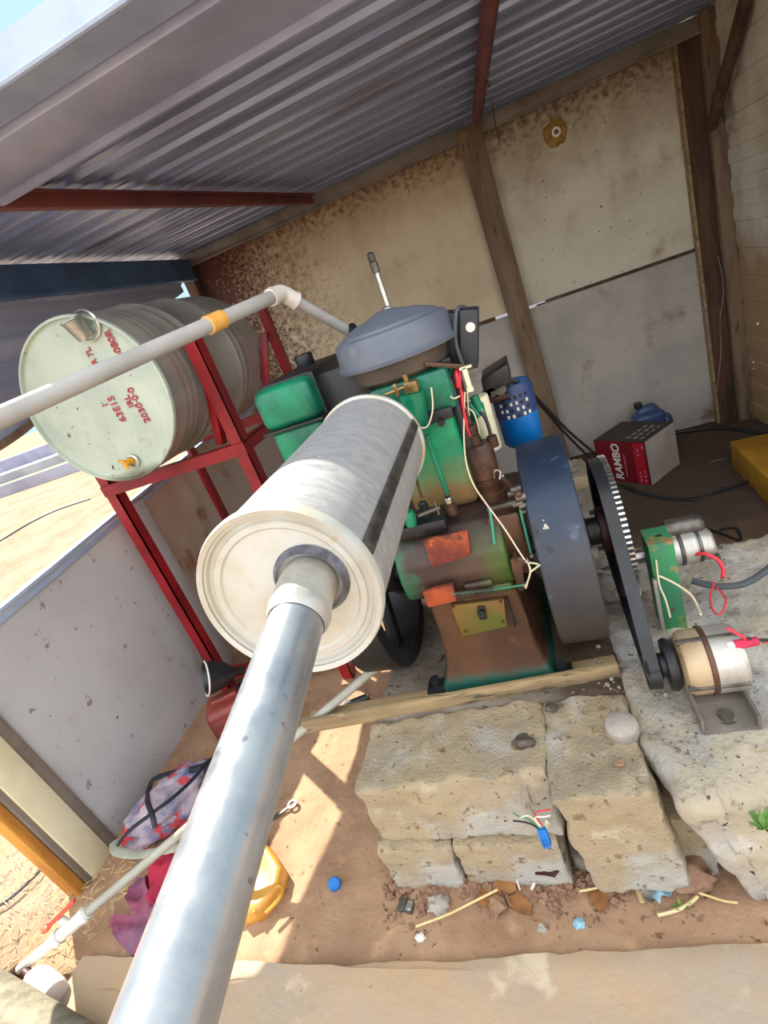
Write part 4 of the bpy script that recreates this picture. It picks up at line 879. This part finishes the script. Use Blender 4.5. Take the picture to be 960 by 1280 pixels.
# ================================================================== BACK OF THE SHED
bx = thing('battery_carton', 'dark red carton lettered RAMBO on the dark floor by the back wall', 'carton', P(790, 590, z=0))
fl = P(752, 600, z=0); fr = P(815, 607, z=0); fd = (fr - fl); wdt = fd.length; fx = fd.normalized(); by_ = V((-fx.y, fx.x, 0)); dep = .30; hh = .285
cz = lambda a, d, h: fl + fx * a + by_ * d + V((0, 0, h))
b = MB(); g = bmesh.new(); c8 = [g.verts.new(cz(a, d, h)) for h in (0, hh) for a, d in ((0, 0), (wdt, 0), (wdt, dep), (0, dep))]
fs = [(0, 1, 5, 4), (1, 2, 6, 5), (2, 3, 7, 6), (3, 0, 4, 7), (4, 5, 6, 7), (3, 2, 1, 0)]
g.faces.ensure_lookup_table() if False else None
for i, f in enumerate(fs): g.faces.new([c8[k] for k in f])
bmesh.ops.recalc_face_normals(g, faces=g.faces); g.faces.ensure_lookup_table()
for i, k in enumerate((0, 2, 0, 0, 1, 1)): g.faces[i].material_index = k
me = bpy.data.meshes.new('t'); g.to_mesh(me); g.free(); b.bm.from_mesh(me)
b.build('carton_body', [m_rambo, m_rambotop, m_rambowh], bx)
fn = -by_ * .002
text_mesh('carton_lettering', 'RAMBO', .074, m_white, bx, cz(.172, 0, .022) + fn, (0, 0, 1), -fx, .0006, .96, .12, .0013)
for k in range(9):
    b = MB(); b.bar(cz(.20, 0, .05 + .15 * k / 9) + fn, cz(.20, 0, .05 + .15 * (k + .7) / 9) + fn, .001, .007, up=tuple(fx)); b.build('small_print', m_pink, bx)
b = MB(); b.bar(cz(wdt - .05, 0, .005) + fn * .5, cz(wdt - .05, 0, hh - .005) + fn * .5, .0012, .07, up=tuple(fx)); b.build('side_band', M('bright_red_carton', (170, 20, 44), None, 1, .5), bx)
for (a, h, s) in ((.06, .03, .016), (.06, .055, .014), (.06, .08, .012), (.03, .03, .014), (.03, .06, .014), (.03, .09, .014), (.055, .20, .012), (.055, .23, .012), (.02, .25, .02)):
    b = MB(); b.box(cz(wdt - a, 0, h) + fn * .9, (.009, .001, s), Rz(math.atan2(fx.y, fx.x))); b.build('small_print', m_pink, bx)
for i in range(3):
    for j in range(4):
        b = MB(); b.box(cz(wdt - .05 - i * .045, .06 + j * .055, hh + .0006), (.022 if i else .012, .034, .0012), Rz(math.atan2(fx.y, fx.x))); b.build('top_print', m_greyfilm, bx)
jc = P(825, 560, z=0); jo = V((jc.x - .03, jc.y + .06, 0))
jg = thing('oil_jug', 'blue grey plastic oil jug standing behind the red carton', 'jug', jo)
b = MB(); b.box(jo + V((0, 0, .13)), (.20, .13, .26), Rz(.1), .035, 4); b.box(jo + V((.0, 0, .275)), (.15, .09, .06), Rz(.1), .025, 4, taper=.8); b.build('jug_body', m_bluejug, jg)
b = MB(); b.tube([jo + V((.095, -.02, .22)), jo + V((.125, -.03, .19)), jo + V((.125, -.03, .10)), jo + V((.095, -.02, .06))], .014, n=10); b.build('handle', m_bluejug, jg)
b = MB(); b.cyl(jo + V((-.05, 0, .295)), jo + V((-.05, 0, .335)), .026, n=20, bev=.004); b.build('screw_cap', m_black, jg)
yc = [P(912, 552, z=.16), P(932, 540, z=.16), P(990, 566, z=.16), P(990, 622, z=.16)]
a = yc[0]; d1 = (P(962, 601, z=.16) - a).normalized(); n1 = V((-d1.y, d1.x, 0)); n1 = n1 if n1.x > 0 else -n1
b = MB(); b.prism([a, a + d1 * .75, a + d1 * .75 + n1 * .20, a + n1 * .20], (0, 0, -.165), .006); tag(b.build('mustard_slab', m_ybrick), 'mustard yellow slab lying on the dark floor by the right wall', 'slab')
cable('floor_cable', [(775, 606, Z(.012)), (800, 616, Z(.012)), (835, 624, Z(.012)), (870, 624, Z(.012)), (905, 614, Z(.012)), (945, 600, Z(.012)), (975, 596, Z(.012))], .012, m_wblk, 'black cable curving across the dark floor in front of the carton')
cable('floor_cable', [(900, 610, Z(.01)), (930, 612, Z(.01)), (975, 618, Z(.01))], .006, m_wblk, 'thin black cable running right below the mustard slab')
cable('floor_cable', [(842, 541, Z(.02)), (870, 537, Z(.02)), (900, 535, Z(.02)), (930, 538, Z(.02)), (975, 545, Z(.02))], .016, m_wblk, 'dark cable lying along the foot of the back wall')
cable('floor_cable', [(850, 680, Z(.01)), (856, 664, Z(.01)), (875, 659, Z(.01)), (905, 668, Z(.01)), (925, 675, Z(.01)), (920, 660, Z(.01)), (900, 662, Z(.01))], .006, m_wblk, 'loose loop of black wire behind the starter motor')
cable('hanging_wire', [(897, 320, Y(3.88)), (903, 345, Y(3.87)), (904, 372, Y(3.86)), (900, 400, Y(3.85)), (901, 440, Y(3.85)), (897, 480, Y(3.84)), (890, 520, Y(3.86))], .003, m_angle, 'pale frayed wire hanging down the dark corner timber', 'wire')
cable('hanging_strap', [(592, 98, Z(2.19)), (597, 120, Y(3.6)), (602, 145, Y(3.8)), (606, 178, Y(3.86))], .004, m_iron, 'grey wire hanging at the end of the red rafter, left strand', 'wire')
cable('hanging_strap', [(608, 94, Z(2.19)), (613, 115, Y(3.6)), (618, 150, Y(3.8)), (625, 182, Y(3.86))], .004, m_iron, 'grey wire hanging at the end of the red rafter, right strand', 'wire')
c = P(694, 166, y=3.958)
fo = thing('foam_plug', 'round yellow foam plug around a pipe hole high on the back wall', 'foam plug', c - V((0, 0, .06)))
b = MB(); b.ball(c, .066, (1, .22, 1.08), 28, 18, amp=.22, freq=14, seed=3); b.build('foam', m_foam, fo)
b = MB(); b.lathe([(.014, .006), (.026, .006), (.026, -.012), (.014, -.012), (.014, .006)], c + V((.004, -.012, 0)), (0, 1, 0), 22); b.build('pipe_end', m_white, fo)
b = MB(); b.cyl(c + V((.004, -.018, 0)), c + V((.004, -.008, 0)), .014, n=18); b.build('pipe_bore', m_brown, fo)

# ================================================================== LEFT SIDE CLUTTER
fc_ = P(262, 850, z=.30)
fu = thing('funnel', 'black plastic funnel with a white rim lying against the low sheet wall', 'funnel', fc_ - V((0, 0, .3)))
fa = V((.55, .55, -.35)).normalized(); rim = P(257, 848, z=.36)
b = MB(); b.lathe([(.072, 0), (.075, .002), (.066, .04), (.05, .09), (.02, .125), (.017, .17), (.014, .17), (.016, .125), (.045, .088), (.062, .04), (.070, .004), (.072, 0)], rim, fa, 36); b.build('funnel_cone', m_black, fu)
u_ = fa.cross(V((0, 0, 1))).normalized(); v_ = u_.cross(fa)
b = MB(); b.tube([rim + (u_ * math.cos(t) + v_ * math.sin(t)) * .074 for t in [(-1.6 + i * .24) for i in range(15)]], .004, n=7); b.build('white_rim', m_white, fu)
jr = thing('jerrycan', 'dusty dark red jerrycan beneath the black funnel', 'jerrycan', P(300, 905, z=0))
jb = P(300, 893, z=.12); rr = Rz(.5)
b = MB(); b.box(jb, (.24, .16, .22), rr, .03, 4); b.box(jb + V((-.02, -.01, .115)), (.12, .03, .025), rr, .008, 3); b.box(jb + rr @ V((-.06, -.081, .0)), (.08, .01, .14), rr, .004); b.build('can_body', m_jerry, jr)
b = MB(); c = jb + rr @ V((.07, 0, .11)); b.cyl(c, c + V((0, 0, .03)), .022, n=18, bev=.004); b.build('can_cap', m_black, jr)
def wob(c, sz, seed, amp): 
    b = MB(); b.ball(c, 1, sz, 36, 24, amp=amp, freq=12, seed=seed); return b
bc = P(208, 1012, z=.07)
bg = thing('tool_bag', 'striped red and blue cloth bundle tied with black straps by the low wall', 'bag', V((bc.x, bc.y, 0)))
ba = P(158, 1050, z=.06); bb = P(262, 962, z=.06); bd = (bb - ba); bl_ = bd.length; ang = math.atan2(bd.y, bd.x); ctr = (ba + bb) / 2
g = bmesh.new(); bmesh.ops.create_uvsphere(g, u_segments=48, v_segments=32, radius=1)
for v in g.verts:
    p = v.co.copy(); k = 1 + noise.noise(p * 2.2 + V((4, 1, 7))) * .28 + noise.noise(p * 5.5) * .12
    v.co = V((p.x * bl_ * .52 * k, p.y * .125 * k, max(-.055, p.z * .075 * k)))
bmesh.ops.rotate(g, verts=g.verts, matrix=Rz(ang), cent=(0, 0, 0)); bmesh.ops.translate(g, verts=g.verts, vec=ctr)
b = MB(); b._add(g); b.build('cloth', m_bag, bg, ang=80)
def strap(pts, w_, m, n='strap', parent=bg):
    b = MB(); b.tube([P(u, v, z=z) for u, v, z in pts], w_, n=8, flat=.45); return b.build(n, m, parent)
strap([(146, 1058, .09), (160, 1040, .15), (188, 1018, .18), (215, 998, .18), (240, 975, .16), (262, 950, .14), (275, 945, .10)], .012, m_strapbk)
strap([(186, 985, .10), (184, 1000, .16), (190, 1018, .19), (194, 1035, .16)], .010, m_strapbk)
strap([(184, 992, .10), (192, 975, .11), (212, 967, .12), (238, 962, .12), (258, 955, .12), (275, 940, .10)], .013, m_strapbk)
strap([(270, 955, .10), (252, 1000, .14), (232, 1035, .12), (225, 1056, .08)], .013, m_strapbk)
sg = MB(); sg.tube([P(u, v, z=z) for u, v, z in ((142, 1052, .10), (146, 1064, .10), (170, 1068, .10), (200, 1064, .11), (235, 1055, .12), (262, 1040, .12))], .017, n=8, flat=.2); so_ = sg.build('grey_band', m_strapgy, bg); so_['label'] = 'grey green plastic band'

# drain pipe with valve
dp0 = P(25, 1212, z=.05); dp1 = P(472, 833, z=.50); dpd = (dp1 - dp0).normalized()
dp = thing('drain_pipe', 'grey plastic drain pipe with a red valve running along the ground past the post', 'pipe', dp0 - V((0, 0, .05)))
def on_dp(u, v):
    r = ray(u, v).normalized(); best = min((((dp0 + dpd * (i * .004)) - CAM).normalized() - r).length * 1000 + 0 * i + 1e-9 * i if False else ((((dp0 + dpd * (i * .004)) - CAM).normalized() - r).length, i) for i in range(500)); return dp0 + dpd * (best[1] * .004)
v0 = on_dp(62, 1160); v1 = on_dp(100, 1125)
b = MB(); b.tube([v1 - dpd * .01, dp1], .0145, n=18, smooth=False); b.build('pipe_run', m_pvcg, dp)
b = MB(); b.tube([dp0, v0 + dpd * .01], .016, n=18, smooth=False); b.build('pipe_run', m_white, dp)
b = MB(); b.tube([v0 - dpd * .005, v1 + dpd * .005], .021, n=18, smooth=False); b.lathe([(.024, 0), (.024, .02)], v0, dpd, 18); b.lathe([(.024, 0), (.024, .02)], v1 - dpd * .02, dpd, 18); vc = (v0 + v1) / 2; b.cyl(vc, vc + V((-.02, -.0, .04)), .012, n=14); b.build('valve_body', m_white, dp)
b = MB(); b.bar(vc + V((-.025, 0, .042)) - dpd * .05, vc + V((-.015, 0, .06)) + dpd * .07, .018, .008, bev=.002); b.ball(vc + V((-.025, 0, .042)) - dpd * .05, .016, (1, 1, .5), 12, 8); o = b.build('valve_handle', m_redpl, dp); o['label'] = 'red valve handle'
b = MB(); b.lathe([(.016, 0), (.021, .004), (.021, .03), (.012, .034), (.012, .06)], dp0, -dpd, 16); b.build('pipe_nipple', m_brown, dp)
# bottle and log at the lower left corner
b0 = P(34, 1218, z=.05); b1 = P(88, 1262, z=.05); bdv = (b1 - b0).normalized()
bo = thing('plastic_bottle', 'milky crushed plastic bottle lying on the sunlit apron', 'bottle', b0 - V((0, 0, .05)))
b = MB(); b.lathe([(0, 0), (.014, 0), (.016, .02), (.040, .05), (.046, .08), (.045, .16), (.04, .18), (0, .182)], b0, bdv, 28); b.build('bottle_body', m_clear, bo)
b = MB(); b.lathe([(0, -.012), (.017, -.012), (.017, .012), (0, .012)], b0, bdv, 18); b.build('bottle_cap', m_maroon, bo)
l0 = P(-60, 1230, z=.09); l1 = P(45, 1300, z=.09)
b = MB(); ld = (l1 - l0).normalized(); b.tube([l0 - ld * .12, l0, (l0 + l1) / 2 + V((0, 0, .01)), l1, l1 + ld * .2], .082, n=28); tag(b.build('timber_log', m_rockpost), 'grey barked log in the lower left corner', 'log')

def patch(name, px, z, m, label, cat, th=.006, amp=.02, freq=9, cuts=4, seed=0, grp=None, lift=None):
    g = bmesh.new(); vs_ = [g.verts.new(P(u, v, z=z)) for u, v in px]; g.faces.new(vs_); bmesh.ops.triangulate(g, faces=list(g.faces)); bmesh.ops.subdivide_edges(g, edges=list(g.edges), cuts=cuts, use_grid_fill=True)
    for v in g.verts: v.co.z += abs(noise.noise(v.co * freq + V((seed, 0, 0)))) * amp + noise.noise(v.co * freq * 3 + V((seed, 5, 0))) * amp * .35
    ret = bmesh.ops.extrude_face_region(g, geom=list(g.faces)); bmesh.ops.translate(g, verts=[v for v in ret['geom'] if isinstance(v, bmesh.types.BMVert)], vec=(0, 0, -th))
    b = MB(); b._add(g); return tag(b.build(name, m, ang=60), label, cat, grp)
patch('pink_cloth', [(186, 1068), (232, 1060), (262, 1050), (255, 1085), (215, 1130), (200, 1140), (186, 1128), (188, 1095)], .035, m_pinkrag, 'bright pink red cloth beside the striped bundle', 'cloth', .02, .05, 14, 5, 2)
patch('plum_cloth', [(172, 1098), (186, 1096), (190, 1130), (214, 1128), (212, 1165), (200, 1190), (165, 1196), (146, 1175), (138, 1155), (150, 1145), (166, 1146), (162, 1128)], .02, m_purprag, 'crumpled plum coloured work cloth behind the tail pipe', 'cloth', .02, .06, 12, 5, 8)

# things lying on the soil
jp = P(337, 1108, z=.03)
am = thing('amber_bottle', 'flattened amber yellow plastic bottle on the soil under the tail pipe', 'bottle', jp - V((0, 0, .03)))
ap = [P(u, v, z=.01) for u, v in ((328, 1056), (346, 1070), (362, 1095), (356, 1122), (332, 1152), (308, 1160), (300, 1142), (306, 1110))]
g = bmesh.new(); cen = sum(ap, V()) / 8; rings = []
for sc_, h in ((.96, 0), (1.0, .02), (.97, .045), (.86, .06), (.55, .055), (.2, .05)):
    rings.append([g.verts.new(cen + (p - cen) * sc_ + V((0, 0, h + noise.noise(p * 9 + V((0, 0, h * 40))) * .008))) for p in ap])
for A_, B_ in zip(rings, rings[1:]):
    for i in range(8): g.faces.new((A_[i], A_[(i + 1) % 8], B_[(i + 1) % 8], B_[i]))
g.faces.new(rings[0][::-1]); g.faces.new(rings[-1]); bmesh.ops.subdivide_edges(g, edges=list(g.edges), cuts=1, use_grid_fill=True, smooth=.6)
b = MB(); b._add(g); b.build('bottle_body', m_amber, am, ang=70)
b = MB(); b.tube([P(u, v, z=.058) for u, v in ((318, 1142), (322, 1128), (340, 1112), (352, 1108), (350, 1122), (332, 1142))], .006, n=8); b.build('moulded_ridge', m_amber, am)
c = P(418, 1105, z=.012); b = MB(); b.lathe([(0, .010), (.015, .010), (.019, .006), (.020, -.004), (.017, -.006), (.016, .003), (0, .004)], c, (.3, -.3, 1), 24); tag(b.build('bottle_cap', m_bcap), 'blue bottle cap lying on the soil', 'bottle cap')
w0 = P(340, 1024, z=.02); w1 = P(362, 1008, z=.02); wd_ = (w1 - w0).normalized()
b = MB(); b.bar(w0, w1, .014, .006, bev=.002); b.lathe([(.011, -.004), (.019, -.004), (.019, .004), (.011, .004), (.011, -.004)], w1 + wd_ * .012, (0, 0, 1), 20)
tag(b.build('spanner', m_iron), 'steel ring spanner lying at the edge of the sun streak', 'spanner')
t0 = P(437, 880, z=.06); t1 = P(462, 870, z=.06); b = MB(); b.tube([t0 - (t1 - t0) * .2, t1], .016, n=14, smooth=False); tag(b.build('rubber_hose', m_black), 'short black rubber hose beside the grey drain pipe', 'hose')
b = MB(); h_ = P(430, 876, z=.06); b.lathe([(.014, 0), (.019, 0), (.019, .012), (.014, .012), (.014, 0)], h_, (.9, .3, .1), 20); tag(b.build('hose_clamp', m_bright), 'bright clamp ring next to the black hose end', 'clamp')
# connector with wires in the plinth crack
cn = thing('wire_connector', 'blue plastic connector with loose wires hanging in the plinth crack', 'connector', P(680, 1050, y=.85))
c0_ = P(677, 1036, y=.868); c1_ = P(684, 1056, y=.855); b = MB(); b.bar(c0_, c1_, .022, .016, up=(0, -1, 0), bev=.002); 
for k in (-1, 0, 1): b.bar(c0_ + V((k * .007, -.009, 0)), c1_ + V((k * .007, -.009, 0)), .004, .003, up=(0, -1, 0))
b.build('plug_body', m_bcap, cn)
for pts, m, r in (([(673, 1036), (664, 1030), (652, 1027), (641, 1026)], m_black, .0022), ([(674, 1035), (660, 1024), (648, 1020), (642, 1016)], m_teal, .0016), ([(675, 1033), (662, 1020), (650, 1022)], m_cream, .0016), ([(676, 1034), (669, 1022), (680, 1021), (688, 1019)], m_white, .002), ([(678, 1032), (670, 1021), (671, 1015), (688, 1012)], m_wred, .002), ([(684, 1038), (682, 1026), (686, 1030)], m_cream, .0016)):
    b = MB(); b.tube([P(u, v, y=.872 - .002 * i) for i, (u, v) in enumerate(pts)], r, n=6); b.build('loose_wire', m, cn)
# buckle
bk = P(508, 1132, z=.012)
bu = thing('metal_buckle', 'small grey metal latch plate in the dirt at the left of the leaves', 'latch', bk - V((0, 0, .012)))
b = MB(); b.box(bk, (.050, .036, .006), Rz(-.25), .002); b.box(bk + V((-.012, .002, .004)), (.022, .036, .004), Rz(-.25), .001); b.build('latch_plate', m_iron, bu)
b = MB(); b.box(bk + V((.012, -.004, .006)), (.018, .026, .008), Rz(-.25), .002); b.build('latch_tongue', m_bright, bu)
patch('dry_leaf', [(596, 1128), (604, 1112), (628, 1102), (644, 1104), (646, 1114), (630, 1120), (612, 1138)], .014, m_card, 'large curled brown leaf at the foot of the middle block', 'leaf', .002, .02, 16, 3, 3)
patch('dry_leaf', [(634, 1122), (650, 1118), (666, 1132), (664, 1144), (650, 1142), (638, 1134)], .012, m_card, 'brown leaf just right of the large curled leaf', 'leaf', .002, .015, 16, 3, 5)
patch('dry_leaf', [(734, 1118), (760, 1110), (760, 1134), (750, 1142), (742, 1132)], .014, m_card, 'upright brown leaf scrap below the jutting block', 'leaf', .002, .02, 16, 3, 7)
patch('dry_leaf', [(668, 1088), (690, 1081), (700, 1092), (694, 1098), (670, 1095)], .06, m_maroon, 'dark red brown scrap tucked under the plinth blocks', 'scrap', .003, .02, 16, 3, 9)
patch('plastic_film', [(802, 1086), (824, 1086), (826, 1110), (812, 1136), (806, 1130), (800, 1110)], .03, m_greyfilm, 'grey crumpled plastic film under the tan blocks', 'plastic film', .002, .05, 18, 4, 12)
patch('plastic_film', [(824, 1102), (842, 1106), (840, 1118), (828, 1124), (826, 1134), (816, 1124)], .04, m_pblue, 'pale blue scrap of plastic film', 'plastic film', .002, .03, 18, 3, 15)
patch('wood_chip', [(782, 1082), (788, 1082), (806, 1128), (800, 1128)], .03, m_straw, 'pale splinter of wood leaning by the grey film', 'splinter', .004, .01, 9, 2, 4)
def stalk(px, r, m, label, z=.02):
    b = MB(); b.tube([P(u, v, z=z) for u, v in px], r, n=6); tag(b.build('dry_stalk', m), label, 'stalk')
stalk([(520, 1158), (560, 1143), (590, 1128), (622, 1112)], .003, m_straw, 'long thin straw stalk lying across the brown leaf', .035)
stalk([(822, 1144), (850, 1136), (870, 1122), (882, 1104), (890, 1092)], .0045, m_straw2, 'thick bent pale stalk at the right of the dirt strip', .02)
stalk([(850, 1108), (880, 1118), (905, 1126), (922, 1128)], .003, m_straw, 'thin stalk crossing the thick bent stalk', .03)
stalk([(724, 1114), (745, 1110), (758, 1106)], .003, m_straw, 'short dry twig at the foot of the jutting block', .03)
stalk([(646, 1100), (650, 1112)], .0025, m_white, 'tiny white stick beside the brown leaves', .03)
stalk([(664, 1112), (668, 1104)], .0035, m_white, 'short white tube bit right of the brown leaves', .03)
stalk([(627, 1114), (636, 1134)], .003, m_brown, 'dark twig standing between the two brown leaves', .035)
# weeds
def weed(u, v, kw, n, s, label, seed):
    random.seed(seed); c = P(u, v, **kw); t = thing('weed', label, 'weed', c)
    for k in range(n):
        a = random.random() * 2 * PI; el = random.uniform(.3, 1.1); l_ = s * random.uniform(.6, 1.1); d = V((math.cos(a) * math.cos(el), math.sin(a) * math.cos(el), math.sin(el))); sdv = d.cross(V((0, 0, 1))).normalized() * l_ * .16
        g = bmesh.new(); q = [c, c + d * l_ * .4 + sdv, c + d * l_ + V((0, 0, -l_ * .15)), c + d * l_ * .4 - sdv]; vs_ = [g.verts.new(p) for p in q]; g.faces.new(vs_)
        r_ = bmesh.ops.extrude_face_region(g, geom=list(g.faces)); bmesh.ops.translate(g, verts=[x for x in r_['geom'] if isinstance(x, bmesh.types.BMVert)], vec=(0, 0, .001)); b = MB(); b._add(g); b.build('leaf', m_leaf, t)
weed(955, 1036, dict(z=.34), 9, .05, 'small green weed growing on the broken slab edge', 3)
weed(852, 1136, dict(z=.01), 7, .03, 'tiny green sprout under the thick bent stalk', 5)
weed(880, 1088, dict(z=.02), 8, .045, 'green weed in the gap beneath the broken slab', 7)
# stones and clods
random.seed(11)
def inst(src, n, gen, grp, label, name):
    first = True
    for k in range(n):
        loc, s, rz = gen(k)
        if first: o = src; first = False
        else: o = src.copy(); COL.objects.link(o)
        o.location = loc; o.rotation_euler = (random.uniform(-.4, .4), random.uniform(-.4, .4), rz); o.scale = (s, s * random.uniform(.7, 1), s * random.uniform(.6, .9))
b = MB(); b.ball((0, 0, 0), .02, (1, .85, .7), 14, 10, amp=.7, freq=9, seed=2); s1_ = tag(b.build('dirt_clod', m_stone, origin=(0, 0, 0)), 'small brown clod in the dirt along the plinth foot', 'clod', 'clods along the plinth foot')
def g1(k):
    u = random.choice((random.uniform(520, 600), random.uniform(600, 800), random.uniform(480, 620))); v = random.triangular(1092, 1140, 1100) - (u - 620) * .05; s = random.uniform(.35, 1.05)
    p = P(u, v, z=.012); return p, s, random.random() * 6
inst(s1_, 150, g1, None, None, None)
b = MB(); b.ball((0, 0, 0), .02, (1, .9, .75), 14, 10, amp=.7, freq=9, seed=6); s2_ = tag(b.build('grit_stone', m_stoneg, origin=(0, 0, 0)), 'small loose stone on the plinth beside the belt', 'stone', 'loose stones on the plinth')
def g2(k):
    u = random.uniform(735, 835); v = random.uniform(800, 870); return P(u, v, z=.412), random.uniform(.12, .36), random.random() * 6
inst(s2_, 34, g2, None, None, None)
for (u, v, z, r, m, lb) in ((548, 1130, .02, .028, m_stoneg, 'largest grey stone in the dirt beside the latch plate'), (624, 1130, .02, .024, m_stone, 'round tan clod lying on the brown leaves'), (858, 1092, .04, .05, m_stone, 'big brown clod in the gap below the broken slab'), (525, 1172, .012, .012, m_white, 'tiny white chip near the apron edge'), (678, 1161, .012, .012, m_stoneg, 'small pale pebble at the apron edge'), (724, 1155, .012, .013, m_pblue, 'pale blue white chip at the apron edge')):
    c = P(u, v, z=z); b = MB(); b.ball(c, r, (1.1, .9, .7), 16, 12, amp=.6, freq=10, seed=u); tag(b.build('stone', m, ang=60), lb, 'stone')
for (u, v, z, r, lb) in ((770, 730, .36, .085, 'dark rubble lump below the toothed wheel'), (760, 770, .38, .06, 'rubble lump at the foot of the right flywheel'), (742, 700, .38, .07, 'rubble lump between flywheel and toothed wheel'), (800, 760, .39, .05, 'rubble lump under the drive belt'), (720, 578, .40, .06, 'tan rubble lump behind the flywheel top')):
    c = P(u, v, z=z) if v != 578 else V((.07, 2.53, .51)); b = MB(); b.ball(c, r, (1.2, 1, .6), 22, 16, amp=.7, freq=11, seed=v); tag(b.build('rubble', m_blockg, ang=70), lb, 'rubble')
# gravel between the stones and straw: too many to count
g = MB(); g2_ = MB(); random.seed(21)
for k in range(700):
    if k < 560: u = random.uniform(480, 960); v = random.uniform(1092, 1172) - (u - 480) * .05; p = P(u, v, z=.008); s = random.uniform(.0025, .007)
    else: u = random.uniform(700, 950); v = random.uniform(850, 960); p = P(u, v, z=.409); s = random.uniform(.002, .005)
    (g if k < 560 else g2_).box(p, (s * 1.4, s, s * .8), Rz(random.random() * 3) @ Rx(random.random()))
o = g.build('gravel', m_stone); tag(o, 'fine gravel scattered along the plinth foot', 'gravel'); o['kind'] = 'stuff'
o = g2_.build('grit', m_blockg); tag(o, 'fine dark grit scattered over the broken slab', 'grit'); o['kind'] = 'stuff'
g = MB()
for k in range(1500):
    x = random.uniform(-2.7, -1.45) if k % 3 else random.uniform(-3.6, -2.0); y = random.uniform(.35, 1.1) if k % 3 else random.uniform(.4, 2.4)
    if x > -1.72: continue
    a = random.random() * PI; l_ = random.uniform(.012, .045); d = V((math.cos(a), math.sin(a), random.uniform(-.1, .2))) * l_
    p = V((x, y, .022)); g.bar(p - d / 2, p + d / 2, .002, .0018)
o = g.build('straw', m_straw); tag(o, 'dry straw bits scattered over the sunlit sand by the post', 'straw'); o['kind'] = 'stuff'
cable('ground_cord', [(-20, 1142, Z(.01)), (10, 1125, Z(.01)), (35, 1103, Z(.01)), (55, 1083, Z(.01)), (75, 1060, Z(.01))], .006, m_wgry, 'grey cord lying on the sunlit sand outside the post', 'cord')
cable('ground_cord', [(-30, 690, Z(.0)), (0, 676, Z(.0)), (35, 655, Z(.0)), (70, 638, Z(.0)), (112, 624, Z(.0))], .02, m_wgry, 'thin dark cord stretched over the sand far outside', 'cord')
